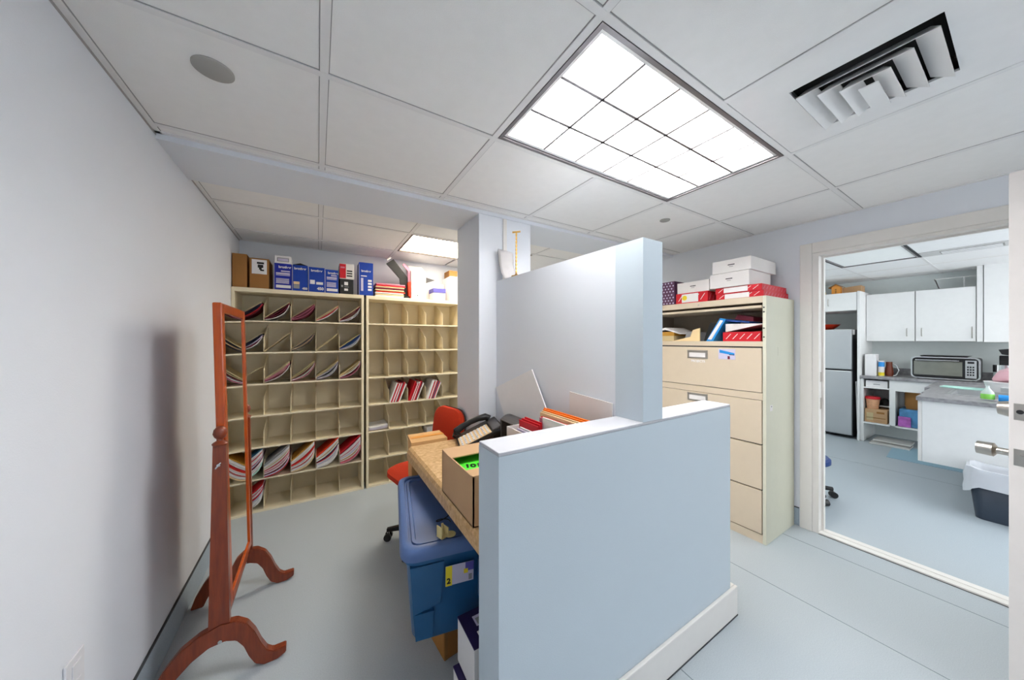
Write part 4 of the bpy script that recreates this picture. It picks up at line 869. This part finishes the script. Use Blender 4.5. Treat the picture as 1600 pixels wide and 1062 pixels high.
tag(MB().hexa([(6.42, 1.264, .001), (6.9, 1.264, .001), (6.9, 1.274, .001), (6.42, 1.274, .001), (6.42, 1.284, .80), (6.9, 1.284, .80), (6.9, 1.294, .80), (6.42, 1.294, .80)], m=cabw_m).build('loose_shelf_board', None), 'loose white board slotted between refrigerator and end panel', 'board')
# upper cabinets
def upper(y0, y1, z0, z1, label, hy_=None, x=6.66):
    t = thing('wall_cabinet', label, 'cabinet', (6.8, (y0+y1)/2, z0))
    MB().box(x, KX-.002, y0, y1, z0, z1, bev=.002, m=cabw_m).build('body', None, t)
    d = MB().box(x-.018, x-.0005, y0+.004, y1-.004, z0+.004, z1-.004, bev=.002, m=cabw_m).build('door', None, t)
    if hy_ is not None: pull(hy_, z0+.12, x-.018, d)
    return t
upper(.80, 1.2355, 1.362, 2.02, 'white wall cabinet nearest the refrigerator', .865)
upper(.345, .798, 1.362, 2.02, 'white wall cabinet in the middle, above the toaster oven', .745)
_mid = [o for o in C.objects if o.name.startswith('wall_cabinet')][-1]; pull(.375, 1.47, 6.642, [c for c in _mid.children if c.name.startswith('door')][0], .13)
upper(-.25, .30, 1.352, 2.27, 'taller white wall cabinet at the right, reaching the ceiling', None, 6.64)
tag(MB().box(6.63, KX-.002, .302, .343, 1.36, 2.27, m=cabw_m).build('filler_panel', None), 'narrow white filler strip beside the taller wall cabinet', 'panel')
t = thing('birdhouse', 'small orange wooden birdhouse on the cabinet above the refrigerator', 'birdhouse', (6.50, 1.50, 2.0455))
MB().box(6.46, 6.56, 1.455, 1.545, 2.0455, 2.150, m=orangewood_m).prism([(6.46, 1.455, 2.150), (6.46, 1.545, 2.150), (6.46, 1.50, 2.185)], (.10, 0, 0), m=orangewood_m).build('house', None, t)
MB().hexa([(6.44, 1.425, 2.140), (6.58, 1.425, 2.140), (6.58, 1.50, 2.186), (6.44, 1.50, 2.186), (6.44, 1.425, 2.149), (6.58, 1.425, 2.149), (6.58, 1.50, 2.195), (6.44, 1.50, 2.195)], m=kraft_m).hexa([(6.44, 1.50, 2.186), (6.58, 1.50, 2.186), (6.58, 1.575, 2.140), (6.44, 1.575, 2.140), (6.44, 1.50, 2.195), (6.58, 1.50, 2.195), (6.58, 1.575, 2.149), (6.44, 1.575, 2.149)], m=kraft_m).build('roof', None, t)
MB().box(6.458, 6.46, 1.494, 1.506, 2.06, 2.10, m=kraft_m).cyl((6.46, 1.50, 2.115), (6.457, 1.50, 2.115), .009, n=12, m=kraft_m).build('entrance', None, t)
tag(MB().hexa([(6.55, 1.20+.065, 2.0455), (6.75, 1.265, 2.0455), (6.75, 1.45, 2.0455), (6.55, 1.45, 2.0455), (6.55, 1.265, 2.155), (6.75, 1.265, 2.155), (6.75, 1.45, 2.14), (6.55, 1.45, 2.14)], m=cardboard_m).build('cardboard_box', None), 'brown cardboard box on the cabinet beside the birdhouse', 'box')
for i, y in enumerate((1.61, 1.65, 1.69)):
    tag(MB().lathe([(0, 0), (.014, 0), (.016, .02), (.008, .035), (.010, .045), (0, .052)], (6.44, y, 2.0455), 12, m=tan_m).build('small_ornament', None, None, smooth=True), 'tiny tan ornament, %s to the birdhouse' % ('nearest', 'second nearest', 'third nearest')[i], 'ornament', 'tiny ornaments by the birdhouse')
e = MB()
for p in (((6.80, .62, 2.0205), (6.80, .66, 2.16)), ((6.80, .66, 2.16), (6.80, .36, 2.16)), ((6.80, .44, 2.0205), (6.80, .44, 2.16)), ((6.80, .66, 2.16), (6.80, .62, 2.0205))): e.tube(p, .006, 6, m=cabw_m)
tag(e.build('wire_rack', None), 'thin white wire rack on the wall cabinets', 'rack')
# counters
t = thing('kitchen_base_cabinet', 'white open base cabinet with cubbies along the kitchen far wall', 'cabinet', (6.67, .6, 0))
MB().box(6.36, KX-.002, 1.205, 1.2345, .001, .855, bev=.001, m=cabw_m).build('end_panel', None, t)
def cub(y0, y1, nm): MB().box(6.362, KX-.002, y0, y1, .27, .855, m=cabw_m).build(nm, None, t)
cub(.925, .975, 'divider_panel'); cub(.20, .22, 'divider_panel')
MB().box(6.362, KX-.002, .975, 1.205, .25, .27, m=cabw_m).build('bottom_shelf', None, t)
MB().box(6.362, KX-.002, .22, .925, .25, .27, m=cabw_m).build('bottom_shelf', None, t)
MB().box(6.362, KX-.002, .975, 1.205, .73, .745, m=cabw_m).build('shelf', None, t)
MB().box(6.50, KX-.002, .975, 1.12, .48, .49, m=cabw_m).build('shelf', None, t)
MB().box(6.362, 6.38, .22, .925, .72, .855, m=cabw_m).build('apron', None, t)
MB().box(6.93, KX-.002, .22, 1.205, .27, .85, m=cabw_m).build('back_panel', None, t)
tag(MB().box(6.335, KX-.002, -1.6, 1.2345, .858, .895, bev=.003, m=counter_m).box(6.955, KX-.002, -1.6, 1.2345, .8955, .985, bev=.002, m=counter_m).build('countertop', None), 'grey stone-pattern countertop along the kitchen far wall', 'countertop')
t = thing('paper_carton', 'white carton in the top slot of the base cabinet', 'box', (6.5, 1.09, .7455))
MB().box(6.39, 6.72, .995, 1.19, .7455, .835, bev=.002, m=white_m).build('carton', None, t)
MB().box(6.3885, 6.39, 1.06, 1.12, .78, .79, m=grey_m).build('small_print', None, t)
t = thing('snack_tub', 'orange and white tub with a red lid in the base cabinet', 'tub', (6.45, 1.13, .4705))
MB().lathe([(0, 0), (.052, 0), (.066, .13), (.0, .13)], (6.45, 1.135, .451), 24, m=mat('tub_print', (240, 170, 130), .5, noise=.4, nscale=30)).build('body', None, t, smooth=True)
MB().lathe([(0, 0), (.072, 0), (.072, .018), (.066, .03), (0, .03)], (6.45, 1.135, .581), 24, m=red_m).build('lid', None, t, smooth=True)
t = thing('printed_cardboard_box', 'brown printed cardboard box on the lowest cubby shelf', 'box', (6.5, 1.1, .2705))
MB().box(6.385, 6.70, .995, 1.198, .2705, .45, bev=.003, m=cardboard_m).build('carton', None, t)
MB().box(6.3835, 6.385, 1.02, 1.09, .395, .42, m=kraft_m).box(6.3835, 6.385, 1.01, 1.18, .33, .338, m=kraft_m).box(6.3835, 6.385, 1.12, 1.18, .30, .40, m=tan_m).build('printed_panel', None, t)
tag(MB().lathe([(0, 0), (.05, .0), (.07, .03), (.05, .07), (.02, .09), (0, .095)], (6.58, 1.045, .4905), 14, m=black2_m, sx=1, sy=.9).build('dark_bag', None, None, smooth=True), 'dark crumpled bag on the small cubby shelf', 'bag')
tag(MB().lathe([(0, 0), (.05, 0), (.06, .05), (.06, .20), (.04, .26), (0, .27)], (6.50, .80, .4955), 20, m=kraft_m, sx=1, sy=1.1).build('brown_jug', None, None, smooth=True), 'brown rounded bag standing in the wide cubby', 'bag')
tag(MB().box(6.40, 6.70, .70, .90, .2705, .495, bev=.01, m=mat('towel_pack_print', (90, 150, 214), .35, noise=.8, nscale=9)).build('paper_towel_pack', None), 'blue and white wrapped towel pack in the wide cubby', 'package')
tag(MB().box(6.375, 6.395, .80, .905, .2705, .40, bev=.008, m=mat('purple_pack_print', (200, 110, 210), .35, noise=.8, nscale=14)).build('purple_packet', None), 'purple and white packet at the front of the wide cubby', 'package')
for i, (x, dz) in enumerate(((6.42, 0), (6.50, .03))):
    tag(MB().box(x-.14, x+.14, .80-.13*0, 1.14-i*.02, .002+dz, .022+dz, bev=.003, m=mat('grey_shelf_board', (206, 204, 200), .5)).build('shelf_board', None), ('loose pale shelf board lying on the kitchen floor, lower one', 'loose pale shelf board lying on another under the cabinet')[i], 'board')
tag(MB().prism([(5.72, .90, .001), (5.72, .30, .001), (6.45, .30, .001), (6.45, .95, .001)], (0, 0, .004), m=dustpan_m).build('floor_mat', None), 'thin blue plastic mat on the kitchen floor by the sink', 'mat')
# toaster oven
t = thing('toaster_oven', 'black and silver toaster oven on the kitchen counter', 'toaster oven', (6.65, .56, .8955))
MB().box(6.47, 6.85, .315, .80, .915, 1.165, bev=.02, m=black_m).build('body', None, t, smooth=True)
def rr_yz(y0, y1, z0, z1, r, x, n=4): return [(x, p[0], p[1]) for p in rrect(y0, y1, z0, z1, r, 0, n)]
e = MB(); loft(e, [rr_yz(.308, .81, .905, 1.175, .045, 6.475), rr_yz(.308, .81, .905, 1.175, .045, 6.45)], chrome_m); e.build('front_frame', None, t)
e = MB(); loft(e, [rr_yz(.322, .797, .918, 1.162, .035, 6.4495), rr_yz(.322, .797, .918, 1.162, .035, 6.446)], black_m); d = e.build('door', None, t)
MB().box(6.443, 6.4455, .43, .785, .95, 1.12, bev=.001, m=glass_m).build('glass', None, d)
MB().tube([(6.445, .45, 1.13), (6.42, .45, 1.132), (6.42, .77, 1.132), (6.445, .77, 1.13)], .007, 8, m=chrome_m).build('handle', None, d, smooth=True)
cp = MB().box(6.442, 6.4458, .335, .41, .935, 1.14, bev=.001, m=steel_m).build('control_panel', None, t)
MB().box(6.440, 6.4418, .35, .395, 1.105, 1.128, m=black_m).build('display', None, cp)
for i in range(4):
    for j in range(3): MB().box(6.440, 6.4418, .350+j*.018, .362+j*.018, .965+i*.03, .983+i*.03, m=black_m).build('button', None, cp)
e = MB()
for y in (.36, .76): e.cyl((6.52, y, .8955), (6.52, y, .915), .012, n=10, m=black_m).cyl((6.80, y, .8955), (6.80, y, .915), .012, n=10, m=black_m)
e.build('foot', None, t)
tag(MB().hexa([(6.55, .42, 1.1655), (6.80, .42, 1.1655), (6.80, .73, 1.1655), (6.55, .73, 1.1655), (6.52, .38, 1.186), (6.83, .38, 1.186), (6.83, .75, 1.186), (6.52, .75, 1.186)], m=black_m).build('baking_tray', None), 'black baking tray lying on the toaster oven', 'tray')
# counter items
t = thing('paper_towel_carton', 'upright white carton at the left end of the kitchen counter', 'box', (6.5, 1.16, .8955))
MB().box(6.43, 6.60, 1.105, 1.205, .8955, 1.185, bev=.003, m=white_m).build('carton', None, t)
t = thing('drink_mix_canister', 'blue and yellow labelled canister on the counter', 'canister', (6.50, 1.065, .8955))
MB().cyl((6.50, 1.066, .8955), (6.50, 1.066, 1.10), .028, n=20, m=offw_m).build('body', None, t, smooth=True)
MB().cyl((6.50, 1.066, .90), (6.50, 1.066, .945), .0286, n=20, m=yellow_m).cyl((6.50, 1.066, 1.02), (6.50, 1.066, 1.085), .0286, n=20, m=bluesoap_m).build('label', None, t, smooth=True)
t = thing('coffee_jar', 'brown jar with a looped handle on the counter', 'jar', (6.57, 1.01, .8955))
MB().lathe([(0, 0), (.036, 0), (.042, .05), (.03, .14), (.030, .19), (0, .19)], (6.57, 1.008, .8955), 20, m=mat('brown_jar', (120, 60, 42), .3)).build('body', None, t, smooth=True)
MB().tube([(6.55, .975, 1.06), (6.55, .94, 1.04), (6.55, .92, .98), (6.55, .94, .915), (6.55, .97, .90)], .006, 8, m=chrome_m).build('handle', None, t, smooth=True)
# peninsula with sink
PX = 4.60; PZ = .878
tag(MB().box(PX-.035, 4.98, -1.6, .545, PZ-.035, PZ, bev=.003, m=counter_m).box(5.50, 6.334, -1.6, .60, PZ-.035, PZ, bev=.003, m=counter_m).box(4.98, 5.50, .40, .56, PZ-.035, PZ, m=counter_m).box(4.98, 5.50, -1.6, -.45, PZ-.035, PZ, m=counter_m).build('peninsula_countertop', None), 'grey stone-pattern countertop of the sink peninsula', 'countertop')
t = thing('sink', 'stainless steel sink set into the grey peninsula counter', 'sink', (5.24, 0, .70))
MB().box(4.97, 5.51, -.46, .41, PZ+.0005, PZ+.004, bev=.001, m=steel_m).build('rim', None, t) if False else None
e = MB()
e.box(4.955, 4.985, -.47, .42, PZ+.0005, PZ+.006, m=steel_m).box(5.495, 5.52, -.47, .42, PZ+.0005, PZ+.006, m=steel_m).box(4.985, 5.495, .395, .42, PZ+.0005, PZ+.006, m=steel_m).box(4.985, 5.495, -.47, -.445, PZ+.0005, PZ+.006, m=steel_m)
e.build('rim', None, t)
MB().box(4.983, 4.987, -.447, .397, .70, PZ, m=steel_m).box(5.493, 5.497, -.447, .397, .70, PZ, m=steel_m).box(4.987, 5.493, .393, .397, .70, PZ, m=steel_m).box(4.987, 5.493, -.447, -.443, .70, PZ, m=steel_m).box(4.987, 5.493, -.443, .393, .70, .704, m=steel_m).build('basin', None, t)
t = thing('peninsula_cabinet', 'white peninsula panel facing the doorway under the sink counter', 'cabinet', (PX+.3, 0, 0))
MB().box(PX, PX+.02, -1.58, .515, .30, PZ-.036, bev=.001, m=cabw_m).build('front_panel', None, t)
MB().box(PX, 6.30, .516, .538, .005, PZ-.036, m=cabw_m).build('end_panel', None, t) if False else MB().box(PX+.0, PX+.06, .516, .538, .30, PZ-.036, m=trim_m).box(5.62, 6.30, .516, .538, .30, PZ-.036, m=cabw_m).box(PX+.06, 5.62, .516, .538, .30, PZ-.036, m=cabw_m).build('end_panel', None, t)
tag(MB().prism([(5.60, .38, PZ+.001), (5.60, .10, PZ+.001), (5.78, .08, PZ+.001), (5.85, .50, PZ+.001), (5.70, .52, PZ+.001)], (0, 0, .008), m=mint_m).build('mint_dish_cloth', None), 'mint green cloth lying on the peninsula counter', 'cloth')
t = thing('dish_soap_bottle', 'clear bottle with a green label lying by the sink edge', 'bottle', (4.72, .21, PZ))
MB().lathe([(0, 0), (.030, 0), (.034, .02), (.032, .06), (.018, .085), (.010, .10), (.010, .115), (0, .115)], (4.74, .195, PZ+.0065), 20, m=clearpl_m).build('bottle_body', None, t, smooth=True)
MB().lathe([(.0345, .008), (.035, .012), (.035, .045), (.0345, .05)], (4.74, .195, PZ+.0065), 20, m=greensoap_m).build('label', None, t, smooth=True)
t = thing('dish_soap_bottle', 'bright blue bottle on its side at the sink edge', 'bottle', (4.72, .12, PZ))
MB().cyl((4.73, .145, PZ+.03), (4.73, .075, PZ+.03), .027, n=20, m=bluesoap_m).cyl((4.73, .075, PZ+.03), (4.73, .05, PZ+.03), .027, .010, n=20, m=bluesoap_m).build('bottle_body', None, t, smooth=True)
t = thing('dish_rack_tray', 'white round dish tub holding a pink bag on the counter', 'tub', (5.70, .10, PZ))
MB().lathe([(0, 0), (.12, 0), (.14, .09), (.145, .095), (.0, .09)], (5.66, .115, PZ+.0005), 24, m=white_m).build('tub', None, t, smooth=True)
e = MB(); tt = bmesh.new(); bmesh.ops.create_icosphere(tt, subdivisions=3, radius=1)
for v in tt.verts:
    n_ = v.co.copy(); k = 1+.12*math.sin(7*n_.x+3*n_.z)*math.cos(5*n_.y)+random.uniform(-.04, .04)
    v.co = Vector((5.72+.16*n_.x*k, .0+.22*n_.y*k, PZ+.175+.082*n_.z*k-.28*n_.y*abs(n_.y)*.22))
e._merge(tt, pinkbag_m, None)
tag(e.build('pink_plastic_bag', None, None, smooth=True), 'crumpled pink and white plastic bag on the counter', 'bag')
tag(MB().box(5.53, 5.60, -.40, .16, PZ+.001, PZ+.05, bev=.004, m=steel_m).build('metal_drying_rack', None), 'low metal drying rack beside the sink', 'rack')
t = thing('coffee_maker', 'black coffee machine under the taller wall cabinet', 'coffee maker', (6.6, .17, .8955))
MB().cyl((6.56, .16, .8955), (6.56, .16, 1.02), .075, n=24, m=clearpl_m).cyl((6.56, .16, 1.02), (6.56, .16, 1.10), .078, n=24, m=chrome_m).build('jug', None, t, smooth=True)
MB().hexa([(6.50, .02, 1.18), (6.74, .02, 1.18), (6.74, .18, 1.22), (6.50, .18, 1.22), (6.50, .02, 1.30), (6.74, .02, 1.30), (6.74, .20, 1.27), (6.50, .20, 1.27)], m=black_m).box(6.66, 6.78, .02, .20, .8955, 1.2, bev=.005, m=black_m).build('machine_body', None, t)
# waste bin
t = thing('waste_bin', 'dark plastic waste bin with a white liner on the kitchen floor', 'bin', (4.44, .03, 0))
e = MB(); loft(e, [rrect(4.36, 4.56, -.10, .235, .05, .001), rrect(4.33, 4.585, -.135, .27, .06, .36)], bin_m, True, False); o = e.build('bin_body', None, t, smooth=True)
md = o.modifiers.new('thickness', 'SOLIDIFY'); md.thickness = .004
e = MB(); rr = []
for z, g in ((.225, .022), (.27, .024), (.33, .020), (.385, .014), (.39, 0), (.36, -.02), (.2, -.035)):
    rg = rrect(4.335-g, 4.58+g, -.13-g, .265+g, .07, 0)
    rr.append([(x+random.uniform(-.006, .006), y+random.uniform(-.006, .006), z+(.035*math.sin(3*y*9+x*5) if z < .3 and g > 0 else .012*math.sin(y*31))) for x, y, _ in rg])
loft(e, rr, liner_m, False, False); e.build('bin_liner', None, t, smooth=True)
# rolling stool just inside the kitchen
t = thing('rolling_stool', 'blue rolling stool half hidden by the door frame', 'stool', (3.72, 1.08, 0), .0)
MB().lathe([(0, 0), (.17, 0), (.185, .012), (.185, .045), (.17, .06), (0, .062)], (3.72, 1.08, .30), 32, m=bluestool_m).build('seat', None, t, smooth=True)
MB().cyl((3.72, 1.08, .09), (3.72, 1.08, .30), .022, n=14, m=black_m).build('column', None, t)
for k in range(5):
    a = math.radians(-124)+2*PI*k/5; c_, s_ = math.cos(a), math.sin(a); bx, by = 3.72, 1.08
    MB().tube([(bx, by, .09), (bx+.21*c_, by+.21*s_, .075)], [.022, .018], 8, m=black_m).build('base_arm', None, t)
    MB().cyl((bx+.215*c_-.022*s_, by+.215*s_+.022*c_, .028), (bx+.215*c_+.022*s_, by+.215*s_-.022*c_, .028), .026, n=14, m=black_m).build('caster', None, t)
